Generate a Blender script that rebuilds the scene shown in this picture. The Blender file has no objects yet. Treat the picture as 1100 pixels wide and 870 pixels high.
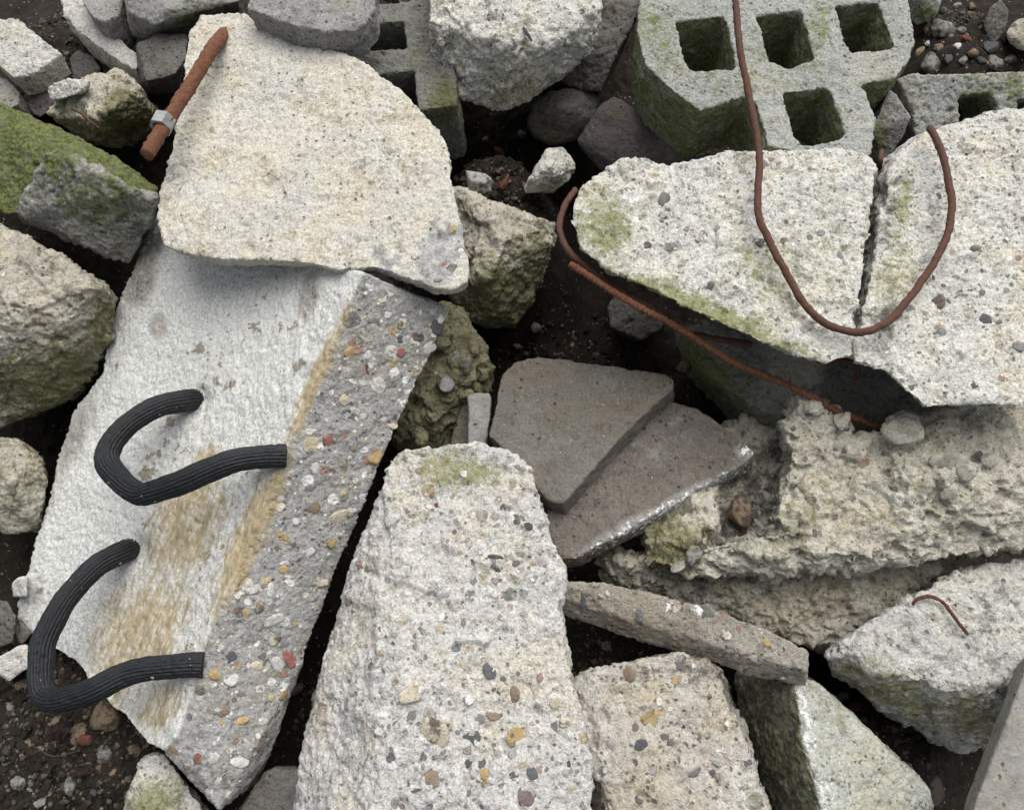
import bpy, bmesh, math, random
import numpy as np
from mathutils import Vector
random.seed(7)
S = bpy.context.scene
COL = S.collection
# ------------------------------------------------------------------ camera
W, H = 1100.0, 870.0
TILT = math.radians(22); DIST = 1.42; F = 868.0
fw = np.array([0, math.sin(TILT), -math.cos(TILT)]); up = np.array([0, math.cos(TILT), math.sin(TILT)]); rt = np.array([1., 0, 0])
CAM = np.array([0, 0, .25]) - DIST*fw
def ray(px, py): return F*fw + (px-W/2)*rt - (py-H/2)*up
def P(px, py, z):
    d = ray(px, py); return CAM + d*((z-CAM[2])/d[2])
def plane3(a, b, c):
    a, b, c = P(*a), P(*b), P(*c); n = np.cross(b-a, c-a); n /= np.linalg.norm(n)
    return (a, n if n[2] > 0 else -n)
def hit(px, py, pl):
    d = ray(px, py); return CAM + d*(np.dot(pl[0]-CAM, pl[1])/np.dot(d, pl[1]))
def proj(V):
    r = V-CAM; dz = r@fw
    return W/2 + F*(r@rt)/dz, H/2 - F*(r@up)/dz
cd = bpy.data.cameras.new('camera'); cam = bpy.data.objects.new('camera', cd); COL.objects.link(cam)
cam.location = CAM; cam.rotation_euler = (TILT, 0, 0)
cd.sensor_width = 36; cd.lens = 36*F/W; cd.clip_start = .02; cd.clip_end = 500
S.camera = cam

# ------------------------------------------------------------------ numpy noise
_rng = np.random.RandomState(11)
_perm = _rng.permutation(512); _perm = np.concatenate([_perm, _perm, _perm])
_g = _rng.normal(size=(512, 3)); _g /= np.linalg.norm(_g, axis=1)[:, None]
def perlin(p):
    i = np.floor(p).astype(np.int64); f = p-i; u = f*f*f*(f*(f*6-15)+10); i &= 511; out = 0
    for dx in (0, 1):
        wx = u[:, 0] if dx else 1-u[:, 0]
        for dy in (0, 1):
            wy = u[:, 1] if dy else 1-u[:, 1]
            for dz in (0, 1):
                wz = u[:, 2] if dz else 1-u[:, 2]
                h = _perm[_perm[_perm[i[:, 0]+dx & 511]+(i[:, 1]+dy & 511)]+(i[:, 2]+dz & 511)]
                d = f-np.array([dx, dy, dz]); out = out+wx*wy*wz*(d*_g[h]).sum(1)
    return out*1.5
def fbm(p, f, o=3, g=.5):
    a, t = 1., 0
    for k in range(o): t = t+a*perlin(p*f+k*17.3); a *= g; f *= 2.03
    return t
def ridged(p, f, o=2):
    a, t = 1., 0
    for k in range(o): t = t+a*(1-2*np.abs(perlin(p*f+k*9.1))); a *= .5; f *= 2.1
    return t-.5
_wp = _rng.rand(4096, 4)
def worley(p, f):
    q = p*f; i = np.floor(q).astype(np.int64); best = np.full(len(p), 9.); rad = np.zeros(len(p))
    for dx in (-1, 0, 1):
        for dy in (-1, 0, 1):
            for dz in (-1, 0, 1):
                c = i+np.array([dx, dy, dz]); h = (c[:, 0]*73856093 ^ c[:, 1]*19349663 ^ c[:, 2]*83492791) & 4095
                d = np.linalg.norm(c+_wp[h][:, :3]-q, axis=1); m = d < best
                best[m] = d[m]; rad[m] = _wp[h][m, 3]
    return best, rad

def facet(p, f):
    """angular fracture: every cell is a small tilted plane"""
    q = p*f; i = np.floor(q).astype(np.int64); best = np.full(len(p), 9.); val = np.zeros(len(p))
    for dx in (-1, 0, 1):
        for dy in (-1, 0, 1):
            for dz in (-1, 0, 1):
                c = i+np.array([dx, dy, dz]); h = (c[:, 0]*73856093 ^ c[:, 1]*19349663 ^ c[:, 2]*83492791) & 4095
                o = c+_wp[h][:, :3]-q; d = np.linalg.norm(o, axis=1); m = d < best
                best[m] = d[m]; val[m] = (o*_g[h & 511]).sum(1)[m]+(_wp[h][m, 3]-.5)*.7
    return val
# ------------------------------------------------------------------ node helpers
class NB:
    def __init__(s, name):
        s.m = bpy.data.materials.new(name); s.m.use_nodes = True; s.t = s.m.node_tree; s.t.nodes.clear()
        s.out = s.n('ShaderNodeOutputMaterial'); s.b = s.n('ShaderNodeBsdfPrincipled'); s.l(s.b.outputs[0], s.out.inputs[0])
    def n(s, t): return s.t.nodes.new(t)
    def l(s, a, b):
        if hasattr(a, 'is_output'): s.t.links.new(a, b)
        else: b.default_value = a
    def math(s, op, a, b=0., c=None, clamp=False):
        n = s.n('ShaderNodeMath'); n.operation = op; n.use_clamp = clamp; s.l(a, n.inputs[0]); s.l(b, n.inputs[1])
        if c is not None: s.l(c, n.inputs[2])
        return n.outputs[0]
    def mix(s, f, a, b, mode='MIX'):
        n = s.n('ShaderNodeMix'); n.data_type = 'RGBA'; n.blend_type = mode; s.l(f, n.inputs[0])
        for v, k in ((a, 6), (b, 7)): s.l(v if hasattr(v, 'is_output') else (*v, 1)[:4], n.inputs[k])
        return n.outputs[2]
    def ss(s, v, a, b, lo=0., hi=1., lin=False):
        n = s.n('ShaderNodeMapRange'); n.interpolation_type = 'LINEAR' if lin else 'SMOOTHSTEP'
        for x, k in ((v, 0), (a, 1), (b, 2), (lo, 3), (hi, 4)): s.l(x, n.inputs[k])
        return n.outputs[0]
    def coord(s, off=0., scale=(1, 1, 1), rot=(0, 0, 0)):
        t = s.n('ShaderNodeTexCoord'); m = s.n('ShaderNodeMapping'); s.l(t.outputs['Object'], m.inputs[0])
        m.inputs[1].default_value = (off, off*.7, off*.3); m.inputs[2].default_value = rot; m.inputs[3].default_value = scale
        return m.outputs[0]
    def noise(s, v, sc, det=3., ro=.55, out=0):
        n = s.n('ShaderNodeTexNoise'); s.l(v, n.inputs['Vector']); n.inputs['Scale'].default_value = sc
        n.inputs['Detail'].default_value = det; n.inputs['Roughness'].default_value = ro; return n.outputs[out]
    def vor(s, v, sc, feat='F1', rnd=1.):
        n = s.n('ShaderNodeTexVoronoi'); n.feature = feat; s.l(v, n.inputs['Vector']); n.inputs['Scale'].default_value = sc
        n.inputs['Randomness'].default_value = rnd; return n
    def sep(s, c):
        n = s.n('ShaderNodeSeparateColor'); s.l(c, n.inputs[0]); return n.outputs
    def attr(s, a):
        n = s.n('ShaderNodeAttribute'); n.attribute_name = a; return n.outputs['Fac']
    def ramp(s, f, cols, const=False):
        n = s.n('ShaderNodeValToRGB'); r = n.color_ramp; r.interpolation = 'CONSTANT' if const else 'LINEAR'
        k = len(cols)
        while len(r.elements) < k: r.elements.new(.5)
        for i, c in enumerate(cols):
            r.elements[i].position = i/k if const else i/(k-1); r.elements[i].color = (*c, 1)
        s.l(f, n.inputs[0]); return n.outputs[0]
    def warp(s, v, sc, amt):
        c = s.noise(v, sc, 2., .5, 1); a = s.n('ShaderNodeVectorMath'); a.operation = 'MULTIPLY_ADD'
        s.l(c, a.inputs[0]); a.inputs[1].default_value = (amt,)*3; s.l(v, a.inputs[2]); return a.outputs[0]
    def bump(s, h, dist, st=1., prev=None):
        n = s.n('ShaderNodeBump'); n.inputs['Strength'].default_value = st; n.inputs['Distance'].default_value = dist
        s.l(h, n.inputs['Height'])
        if prev is not None: s.l(prev, n.inputs['Normal'])
        return n.outputs[0]

PAL = [(.62, .60, .55), (.30, .29, .28), (.055, .06, .07), (.42, .36, .26), (.24, .21, .17), (.50, .46, .38), (.16, .17, .165), (.20, .12, .085), (.20, .20, .15), (.66, .64, .60), (.10, .10, .095), (.36, .28, .17)]
PALC = [(.62, .61, .58), (.20, .20, .195), (.52, .50, .45), (.70, .69, .65), (.60, .55, .45), (.12, .12, .12), (.36, .26, .13), (.66, .64, .60), (.24, .23, .21), (.27, .16, .13), (.34, .35, .31), (.48, .46, .42), (.55, .50, .42), (.18, .15, .11), (.42, .36, .24), (.40, .39, .37)]
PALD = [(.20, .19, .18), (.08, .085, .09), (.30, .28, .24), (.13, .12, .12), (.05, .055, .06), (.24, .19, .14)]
_mi = [0]
def conc(name, a, b, c, peb=(), grain=.5, pit=.35, moss=((.085, .10, .022), (.13, .135, .05)), base_moss=0., paint=None, stain=None, streak=None, bump=1., dirt=.3, rough=.92):
    """weathered concrete: two-tone base, sand grain, embedded pebbles, pits; moss / paint / stain where the masks say"""
    _mi[0] += 1; N = NB(name); v = N.coord(_mi[0]*3.17); w = N.warp(v, 34., .014)
    big = N.noise(v, 8., 4., .65); mid = N.noise(w, 40., 5., .72); fine = N.noise(v, 230., 3., .85); sp = N.noise(w, 135., 3., .7)
    warm = (a[0]*1.0, a[1]*.95, a[2]*.84)
    col = N.ramp(big, [b, b, a, b, a, warm, b, a, a])
    col = N.mix(N.ss(mid, .50, .66, 0., min(1., dirt*2.4)), col, c)
    col = N.mix(N.ss(sp, .40, .30, 0., .6), col, tuple(min(.80, x*1.35) for x in a))
    col = N.mix(N.ss(sp, .60, .69, 0., .75), col, tuple(x*.45 for x in c))
    g = N.math('MINIMUM', N.math('MAXIMUM', N.math('ADD', 1.-grain*1.9, N.math('MULTIPLY', fine, grain*3.8)), .22), 1.7)
    gc = N.n('ShaderNodeCombineColor'); [N.l(g, gc.inputs[i]) for i in range(3)]
    hgt = N.math('ADD', N.math('MULTIPLY', fine, .0034*bump), N.math('ADD', N.math('MULTIPLY', mid, .007*bump), N.math('MULTIPLY', sp, -.0035*bump)))
    chalk = N.ss(N.noise(w, 11., 4., .7), .50, .58); keep = N.math('SUBTRACT', 1., N.math('MULTIPLY', chalk, .65))
    col = N.mix(N.math('MULTIPLY', chalk, .35), col, tuple(min(.8, x*1.14) for x in a))
    vp = N.vor(w, 100.); pg = N.sep(vp.outputs['Color'])
    pm = N.math('MULTIPLY', N.ss(vp.outputs['Distance'], .36, .16), N.ss(pg[0], 1-pit, 1-pit+.02)); pm = N.math('MULTIPLY', pm, keep)
    col = N.mix(N.math('MULTIPLY', pm, .7), col, tuple(x*.3 for x in c)); hgt = N.math('SUBTRACT', hgt, N.math('MULTIPLY', pm, .0022))
    cut = N.attr('paint') if paint else None
    if paint: hgt = N.math('MULTIPLY', hgt, N.math('SUBTRACT', 1., N.math('MULTIPLY', cut, .5)))
    col = N.mix(1., col, gc.outputs[0], 'MULTIPLY')
    for sc, r0, r1, den, pal, st in peb:
        vv = N.vor(w, sc); q = N.sep(vv.outputs['Color'])
        rad = N.ss(q[0], 0., 1., r0, r1, True)
        m = N.ss(N.math('SUBTRACT', rad, vv.outputs['Distance']), 0., .05)
        m = N.math('MULTIPLY', m, N.ss(q[1], 1-den, 1-den+.01))
        if not paint: m = N.math('MULTIPLY', m, N.math('ADD', .25, N.math('MULTIPLY', keep, .75)))
        if paint: m = N.math('MULTIPLY', m, N.math('SUBTRACT', 1., cut, clamp=True))
        pc = N.ramp(q[2], pal, True)
        pc = N.mix(.5, pc, N.mix(1., pc, gc.outputs[0], 'MULTIPLY'))
        col = N.mix(N.math('MULTIPLY', m, st), col, pc); hgt = N.math('ADD', hgt, N.math('MULTIPLY', m, .0012))
    if paint:
        pe = N.math('MULTIPLY', cut, N.ss(N.math('ADD', N.math('MULTIPLY', mid, .6), N.math('MULTIPLY', big, .5)), .475, .49))
        pe = N.math('SUBTRACT', cut, N.math('MULTIPLY', cut, N.ss(N.math('ADD', N.math('MULTIPLY', mid, .55), N.math('MULTIPLY', big, .55)), .655, .67)))
        pcol = N.mix(N.ss(fine, .40, .62), paint, tuple(x*.55 for x in paint))
        pcol = N.mix(N.ss(sp, .54, .66, 0., .7), pcol, (.33, .325, .31))
        pcol = N.mix(N.ss(big, .42, .66, 0., .5), pcol, (.48, .475, .45))
        tan = N.mix(1., N.mix(mid, (.30, .26, .20), (.20, .18, .15)), gc.outputs[0], 'MULTIPLY')
        col = N.mix(cut, col, N.mix(pe, tan, pcol)); hgt = N.math('ADD', hgt, N.math('MULTIPLY', pe, .0012))
    if stain:
        if streak:
            t = N.n('ShaderNodeTexCoord'); mp = N.n('ShaderNodeMapping'); mp.vector_type = 'TEXTURE'; N.l(t.outputs['Object'], mp.inputs[0])
            mp.inputs[2].default_value = (0, 0, streak[1]); mp.inputs[3].default_value = (1/streak[0], 1, 1); sn = N.noise(mp.outputs[0], 22., 6., .72)
            sn = N.math('ADD', N.math('MULTIPLY', sn, .62), N.math('ADD', N.math('MULTIPLY', mid, .22), N.math('MULTIPLY', fine, .16)))
        else: sn = mid
        sa = N.attr('stain')
        sm = N.math('MULTIPLY', N.ss(N.math('ADD', sn, N.math('MULTIPLY', sa, .36)), .66, .84), N.ss(sa, 0., .2))
        sc_ = N.mix(N.ss(sn, .40, .62), stain, tuple(x*.62 for x in stain)); sc_ = N.mix(.7, sc_, N.mix(1., sc_, gc.outputs[0], 'MULTIPLY'))
        col = N.mix(N.math('MULTIPLY', sm, .9), col, sc_); hgt = N.math('SUBTRACT', hgt, N.math('MULTIPLY', sm, .0008))
    ma = N.attr('moss'); ms = N.math('ADD', ma, base_moss)
    mn = N.math('ADD', N.math('MULTIPLY', mid, .6), N.math('MULTIPLY', sp, .4))
    mm = N.ss(N.math('ADD', mn, N.math('MULTIPLY', ms, .42)), .62, .86)
    mc = N.mix(N.ss(sp, .36, .64), *moss); mc = N.mix(.8, mc, N.mix(1., mc, gc.outputs[0], 'MULTIPLY'))
    col = N.mix(N.math('MULTIPLY', mm, .85), col, mc)
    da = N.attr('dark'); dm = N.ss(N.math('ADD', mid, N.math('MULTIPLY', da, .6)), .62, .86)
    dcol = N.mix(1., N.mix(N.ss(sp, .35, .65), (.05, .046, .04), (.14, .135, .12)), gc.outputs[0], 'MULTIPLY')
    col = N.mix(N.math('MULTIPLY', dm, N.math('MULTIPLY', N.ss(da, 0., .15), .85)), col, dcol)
    wa = N.attr('white'); col = N.mix(N.math('MULTIPLY', N.ss(N.math('ADD', sp, N.math('MULTIPLY', wa, .24)), .62, .74), N.ss(wa, 0., .2)), col, (.68, .68, .66))
    N.l(col, N.b.inputs['Base Color']); N.b.inputs['Roughness'].default_value = rough; N.b.inputs['Specular IOR Level'].default_value = .22
    N.l(N.bump(hgt, 1., 1.), N.b.inputs['Normal']); return N.m

def rust():
    N = NB('rusty_steel'); v = N.coord(); n = N.noise(v, 160., 6., .75); q = N.noise(v, 45., 4.)
    col = N.ramp(n, [(.024, .013, .010), (.052, .023, .015), (.105, .042, .022), (.21, .095, .045)])
    col = N.mix(N.ss(q, .5, .7, 0, .7), col, (.055, .033, .026)); N.l(col, N.b.inputs['Base Color'])
    N.b.inputs['Roughness'].default_value = .85; N.b.inputs['Metallic'].default_value = .1
    N.l(N.bump(n, .002, .9), N.b.inputs['Normal']); return N.m
def plain(name, c1, c2, sc, rough, bump=.001, spec=.4, metal=0.):
    N = NB(name); v = N.coord(); n = N.noise(v, sc, 6., .7); N.l(N.mix(N.ss(n, .3, .7), c1, c2), N.b.inputs['Base Color'])
    N.b.inputs['Roughness'].default_value = rough; N.b.inputs['Specular IOR Level'].default_value = spec; N.b.inputs['Metallic'].default_value = metal
    N.l(N.bump(n, bump, .8), N.b.inputs['Normal']); return N.m
def soil_mat():
    N = NB('dark_soil'); v = N.coord(2.); w = N.warp(v, 60., .01)
    a = N.noise(w, 18., 7., .75); f = N.noise(v, 260., 4., .8)
    col = N.ramp(a, [(.006, .005, .004), (.016, .013, .010), (.036, .029, .021), (.085, .068, .050)])
    col = N.mix(N.ss(f, .56, .74, 0, .8), col, (.13, .11, .085))
    q = N.vor(w, 130.); s = N.sep(q.outputs['Color']); m = N.math('MULTIPLY', N.ss(q.outputs['Distance'], .35, .22), N.ss(s[0], .80, .82))
    col = N.mix(m, col, N.ramp(s[1], [(.2, .19, .17), (.10, .06, .04), (.3, .27, .22), (.06, .06, .06)], True))
    N.l(col, N.b.inputs['Base Color']); N.b.inputs['Roughness'].default_value = .95; N.b.inputs['Specular IOR Level'].default_value = .2
    h = N.math('ADD', f, N.math('MULTIPLY', m, .8)); N.l(N.bump(a, .012, .8, N.bump(h, .004, 1.)), N.b.inputs['Normal']); return N.m

M = {}
M['cream'] = conc('cream_concrete', (.475, .452, .395), (.43, .42, .39), (.34, .30, .225), [(60, .08, .22, .10, PAL, .7)], grain=.55, pit=.2, dirt=.42, stain=(.36, .36, .35), bump=.75)
M['wall'] = conc('painted_wall_concrete', (.285, .282, .272), (.33, .325, .312), (.18, .177, .17), [(30, .08, .46, .75, PALC, .92), (62, .10, .48, .75, PALC, .9), (130, .15, .48, .6, PALC, .8)], grain=.5, pit=.2, paint=(.62, .62, .585), stain=(.42, .335, .19), streak=(4.5, math.radians(-22.4)), bump=.7)
M['pale'] = conc('pale_pebbly_concrete', (.52, .51, .47), (.46, .45, .41), (.30, .28, .235), [(34, .10, .34, .40, PAL, .85), (70, .12, .42, .60, PAL, .85), (150, .1, .46, .6, PAL, .75)], grain=.6, pit=.22, moss=((.13, .15, .035), (.23, .23, .105)), base_moss=.17)
M['tall'] = conc('tall_rock_concrete', (.49, .475, .445), (.43, .425, .41), (.29, .27, .235), [(25, .14, .40, .55, PAL, .78), (52, .14, .46, .62, PAL, .8), (120, .12, .46, .6, PAL, .75)], grain=.55, pit=.15, moss=((.14, .15, .045), (.25, .24, .11)))
M['pale2'] = conc('pale_grey_concrete', (.47, .46, .43), (.40, .39, .365), (.25, .235, .20), [(38, .08, .30, .3, PAL, .85), (100, .08, .38, .42, PAL, .75)], grain=.55, pit=.4, moss=((.12, .13, .04), (.22, .21, .10)), base_moss=.1)
M['peb'] = conc('brown_pebbly_concrete', (.40, .37, .32), (.47, .455, .42), (.24, .20, .15), [(22, .14, .42, .55, PAL, .95), (52, .12, .45, .6, PAL, .9), (140, .1, .4, .4, PAL, .75)], grain=.5, pit=.4)
M['grey'] = conc('grey_concrete', (.27, .265, .255), (.22, .215, .205), (.14, .135, .125), [(70, .08, .28, .2, PAL, .6)], grain=.45, pit=.3)
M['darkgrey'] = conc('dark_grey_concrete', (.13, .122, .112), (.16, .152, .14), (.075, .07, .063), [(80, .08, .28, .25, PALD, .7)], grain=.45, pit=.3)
M['mud'] = conc('brown_mortar', (.40, .375, .315), (.31, .29, .23), (.15, .13, .09), [(36, .06, .30, .25, PAL, .8), (90, .08, .3, .3, PAL, .7)], grain=.5, pit=.35, moss=((.075, .08, .022), (.14, .13, .05)), base_moss=.12)
M['mortar'] = conc('rough_mortar', (.48, .455, .385), (.41, .385, .31), (.29, .26, .19), [(30, .14, .42, .4, PAL, .8), (80, .12, .42, .5, PAL, .75)], grain=.55, pit=.25, moss=((.15, .145, .055), (.27, .255, .13)), base_moss=.10, bump=1.2)
M['olive'] = conc('olive_mortar', (.22, .205, .135), (.17, .155, .10), (.11, .098, .06), [(34, .08, .34, .35, PAL, .55), (90, .08, .33, .35, PAL, .5)], grain=.5, pit=.35, moss=((.075, .08, .02), (.12, .115, .04)), base_moss=.1, bump=1.3)
M['moss'] = conc('mossy_block_concrete', (.30, .295, .27), (.17, .165, .15), (.10, .097, .085), [(70, .08, .28, .2, PAL, .6)], grain=.55, pit=.3, moss=((.035, .050, .008), (.135, .155, .024)), base_moss=.1)
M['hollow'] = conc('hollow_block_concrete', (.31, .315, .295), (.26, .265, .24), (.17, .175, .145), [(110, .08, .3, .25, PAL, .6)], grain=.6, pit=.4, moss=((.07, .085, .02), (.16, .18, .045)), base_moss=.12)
M['hollowdark'] = conc('dark_hollow_block_concrete', (.17, .168, .15), (.14, .138, .12), (.09, .088, .075), [(110, .08, .3, .25, PAL, .5)], grain=.5, pit=.3, moss=((.05, .06, .015), (.12, .13, .035)), base_moss=.1)  # darker grey version of the hollow block concrete
M['paver'] = conc('paver_concrete', (.122, .112, .098), (.145, .134, .119), (.082, .07, .059), [(150, .1, .3, .25, PAL, .5)], grain=.42, pit=.15, bump=.6, stain=(.19, .18, .165))
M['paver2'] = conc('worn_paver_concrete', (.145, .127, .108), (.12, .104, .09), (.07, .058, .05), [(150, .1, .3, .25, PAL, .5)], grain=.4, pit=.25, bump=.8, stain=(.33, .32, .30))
M['brown'] = conc('brown_broken_paver', (.25, .225, .185), (.30, .275, .235), (.13, .11, .085), [(60, .1, .34, .35, PAL, .75), (130, .1, .34, .35, PAL, .7)], grain=.5, pit=.4)
M['purple'] = conc('purple_grey_brick', (.155, .132, .13), (.13, .115, .112), (.095, .082, .078), [(150, .1, .3, .2, PAL, .4)], grain=.35, pit=.2)
M['greygreen'] = conc('grey_green_concrete', (.40, .405, .36), (.35, .35, .30), (.24, .24, .19), [(80, .08, .30, .3, PALD, .75), (150, .1, .4, .4, PALD, .7)], grain=.45, pit=.3, base_moss=.12, moss=((.045, .055, .014), (.20, .20, .09)))
M['slab'] = conc('smooth_grey_slab', (.22, .215, .205), (.20, .195, .187), (.15, .145, .137), [(140, .08, .2, .1, PAL, .5)], grain=.3, pit=.1, bump=.5)
M['under'] = conc('greenish_concrete', (.19, .19, .165), (.23, .225, .195), (.12, .118, .095), [(50, .08, .3, .25, PAL, .7)], grain=.45, pit=.3, base_moss=.12)
M['rust'] = rust(); M['soil'] = soil_mat()
M['mortarp'] = None
def rubber():
    N = NB('black_rubber'); v = N.coord(); n = N.noise(v, 120., 5., .7); q = N.noise(v, 38., 4., .75); t = N.noise(v, 300., 3., .8)
    col = N.mix(N.ss(n, .3, .7), (.0035, .004, .0055), (.009, .0105, .014)); col = N.mix(N.ss(t, .6, .75, 0, .6), col, (.06, .058, .055)); col = N.mix(N.ss(q, .67, .68), col, (.42, .37, .28))
    N.l(col, N.b.inputs['Base Color']); N.l(N.ss(n, .3, .7, .38, .65), N.b.inputs['Roughness']); N.b.inputs['Specular IOR Level'].default_value = .4
    N.l(N.bump(N.math('ADD', N.math('MULTIPLY', n, .0025), N.math('MULTIPLY', t, .001)), 1., 1.), N.b.inputs['Normal']); return N.m
M['rubber'] = rubber()
def flaky():
    N = NB('flaky_rust'); v = N.coord(); n = N.noise(v, 130., 6., .8); f = N.noise(v, 380., 3., .8)
    col = N.ramp(n, [(.03, .015, .01), (.085, .032, .016), (.20, .07, .026), (.32, .15, .07)]); col = N.mix(N.ss(f, .58, .70, 0, .7), col, (.38, .27, .19)); col = N.mix(N.ss(f, .42, .32, 0, .8), col, (.03, .014, .01))
    N.l(col, N.b.inputs['Base Color']); N.b.inputs['Roughness'].default_value = .85; N.l(N.bump(N.math('ADD', N.math('MULTIPLY', n, .004), N.math('MULTIPLY', f, .002)), 1., 1.), N.b.inputs['Normal']); return N.m
M['flaky'] = flaky()
M['zinc'] = plain('galvanised_nut', (.30, .31, .31), (.17, .17, .165), 120., .5, .0006, .5, .4)
def chip(name, c1, c2, rough=.9, dirt=.8):
    N = NB(name); v = N.coord(); n = N.noise(v, 90., 5., .75); f = N.noise(v, 420., 3., .8); d = N.noise(v, 45., 4., .7)
    col = N.mix(N.ss(n, .35, .65), c1, c2); col = N.mix(N.ss(f, .5, .68, 0, .8), col, tuple(x*.3 for x in c2)); col = N.mix(N.ss(d, .46, .62, 0, dirt), col, (.05, .042, .033))
    N.l(col, N.b.inputs['Base Color']); N.b.inputs['Roughness'].default_value = rough; N.b.inputs['Specular IOR Level'].default_value = .25
    N.l(N.bump(N.math('ADD', N.math('MULTIPLY', f, .0016), N.math('MULTIPLY', n, .004)), 1., 1.), N.b.inputs['Normal']); return N.m
M['brick'] = chip('red_brick', (.17, .058, .036), (.11, .042, .03)); M['leaf'] = plain('dead_leaf', (.060, .034, .027), (.028, .018, .016), 60., .6, .002, .4)
M['twig'] = plain('brown_twig', (.10, .055, .03), (.05, .03, .02), 120., .85, .001, .2)
M['white'] = chip('white_pebble', (.62, .61, .58), (.42, .41, .39)); M['tan'] = chip('tan_pebble', (.24, .175, .115), (.15, .115, .08))
M['slate'] = chip('dark_pebble', (.06, .062, .068), (.09, .09, .092), .7); M['lime'] = chip('grey_pebble', (.24, .235, .215), (.14, .135, .122))
def grit_mat():
    N = NB('mixed_grit'); v = N.coord(); q = N.sep(N.vor(v, 120.).outputs['Color']); n = N.noise(v, 300., 3., .8)
    col = N.ramp(q[0], [(.03, .024, .018), (.10, .09, .075), (.06, .046, .034), (.17, .155, .13), (.03, .03, .03), (.11, .08, .05), (.045, .036, .027), (.05, .04, .03), (.08, .045, .03), (.025, .02, .016)], True)
    N.l(N.mix(N.ss(n, .45, .65, 0, .7), col, (.04, .033, .026)), N.b.inputs['Base Color']); N.b.inputs['Roughness'].default_value = .9
    N.l(N.bump(n, .002, .8), N.b.inputs['Normal']); return N.m
M['grit'] = grit_mat()

# ------------------------------------------------------------------ mesh helpers
def tag(o, label, cat, group=None, kind=None):
    o['label'] = label; o['category'] = cat
    if group: o['group'] = group
    o['kind'] = kind or 'thing'
def prism(bm, top, bot):
    a = [bm.verts.new(p) for p in top]; b = [bm.verts.new(p) for p in bot]; n = len(a)
    fs = [bm.faces.new(a), bm.faces.new(b[::-1])]
    for i in range(n): fs.append(bm.faces.new((a[i], b[i], b[(i+1) % n], a[(i+1) % n])))
    bmesh.ops.triangulate(bm, faces=fs[:2])
    return fs
def hull(bm, pts):
    vs = [bm.verts.new(p) for p in pts]; r = bmesh.ops.convex_hull(bm, input=vs, use_existing_faces=False)
    bmesh.ops.delete(bm, geom=list({e for e in r['geom_interior'] if isinstance(e, bmesh.types.BMVert)} | {e for e in r['geom_unused'] if isinstance(e, bmesh.types.BMVert)}), context='VERTS')
def bm_mesh(bm, name):
    bmesh.ops.recalc_face_normals(bm, faces=bm.faces); me = bpy.data.meshes.new(name); bm.to_mesh(me); bm.free(); return me
def remesh(me, voxel, cut=None):
    o = bpy.data.objects.new('tmp', me); COL.objects.link(o); c = None
    if cut:
        c = bpy.data.objects.new('tmpcut', cut); COL.objects.link(c)
        b = o.modifiers.new('b', 'BOOLEAN'); b.operation = 'DIFFERENCE'; b.object = c; b.solver = 'EXACT'; b.use_self = True
    r = o.modifiers.new('r', 'REMESH'); r.mode = 'VOXEL'; r.voxel_size = voxel; r.adaptivity = 0
    dg = bpy.context.evaluated_depsgraph_get(); out = bpy.data.meshes.new_from_object(o.evaluated_get(dg))
    bpy.data.objects.remove(o); bpy.data.meshes.remove(me)
    if c: bpy.data.objects.remove(c); bpy.data.meshes.remove(cut)
    return out
def getv(me):
    a = np.empty(len(me.vertices)*3, np.float32); me.vertices.foreach_get('co', a); return a.reshape(-1, 3).astype(float)
def setv(me, v):
    me.vertices.foreach_set('co', v.astype(np.float32).ravel()); me.update()
def normals(me):
    a = np.empty(len(me.vertices)*3, np.float32); me.vertex_normals.foreach_get('vector', a); return a.reshape(-1, 3).astype(float)
def laplace(me, v, it):
    e = np.empty(len(me.edges)*2, np.int32); me.edges.foreach_get('vertices', e); e = e.reshape(-1, 2); n = len(v)
    deg = np.bincount(e.ravel(), minlength=n).astype(float)[:, None]
    for _ in range(it):
        s = np.stack([np.bincount(e[:, 0], v[e[:, 1], k], n)+np.bincount(e[:, 1], v[e[:, 0], k], n) for k in range(3)], 1)
        v = v*.4+.6*s/np.maximum(deg, 1)
    return v
def inpoly(x, y, pts):
    r = np.zeros(len(x), bool); n = len(pts)
    for i in range(n):
        x1, y1 = pts[i]; x2, y2 = pts[(i+1) % n]
        c = ((y1 > y) != (y2 > y)); 
        if y1 != y2: r ^= c & (x < (x2-x1)*(y-y1)/(y2-y1)+x1)
    return r
def mask(x, y, specs):
    m = np.zeros(len(x))
    for s in specs:
        if s[0] == 'b':                                   # soft ellipse
            _, cx, cy, rx, ry, ang, st = s; a = math.radians(ang); dx, dy = x-cx, y-cy
            u = (dx*math.cos(a)+dy*math.sin(a))/rx; w = (-dx*math.sin(a)+dy*math.cos(a))/ry
            m = np.maximum(m, st*np.clip(1.4-1.4*np.sqrt(u*u+w*w)*.75, 0, 1))
        elif s[0] == 'p': m = np.maximum(m, s[2]*inpoly(x, y, s[1]))
        elif s[0] == 'a': m = np.maximum(m, s[1])
        elif s[0] == 's': m = m*(1-np.clip(1.5*mask(x, y, [('b',)+s[1:]]), 0, 1))
    return m
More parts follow.
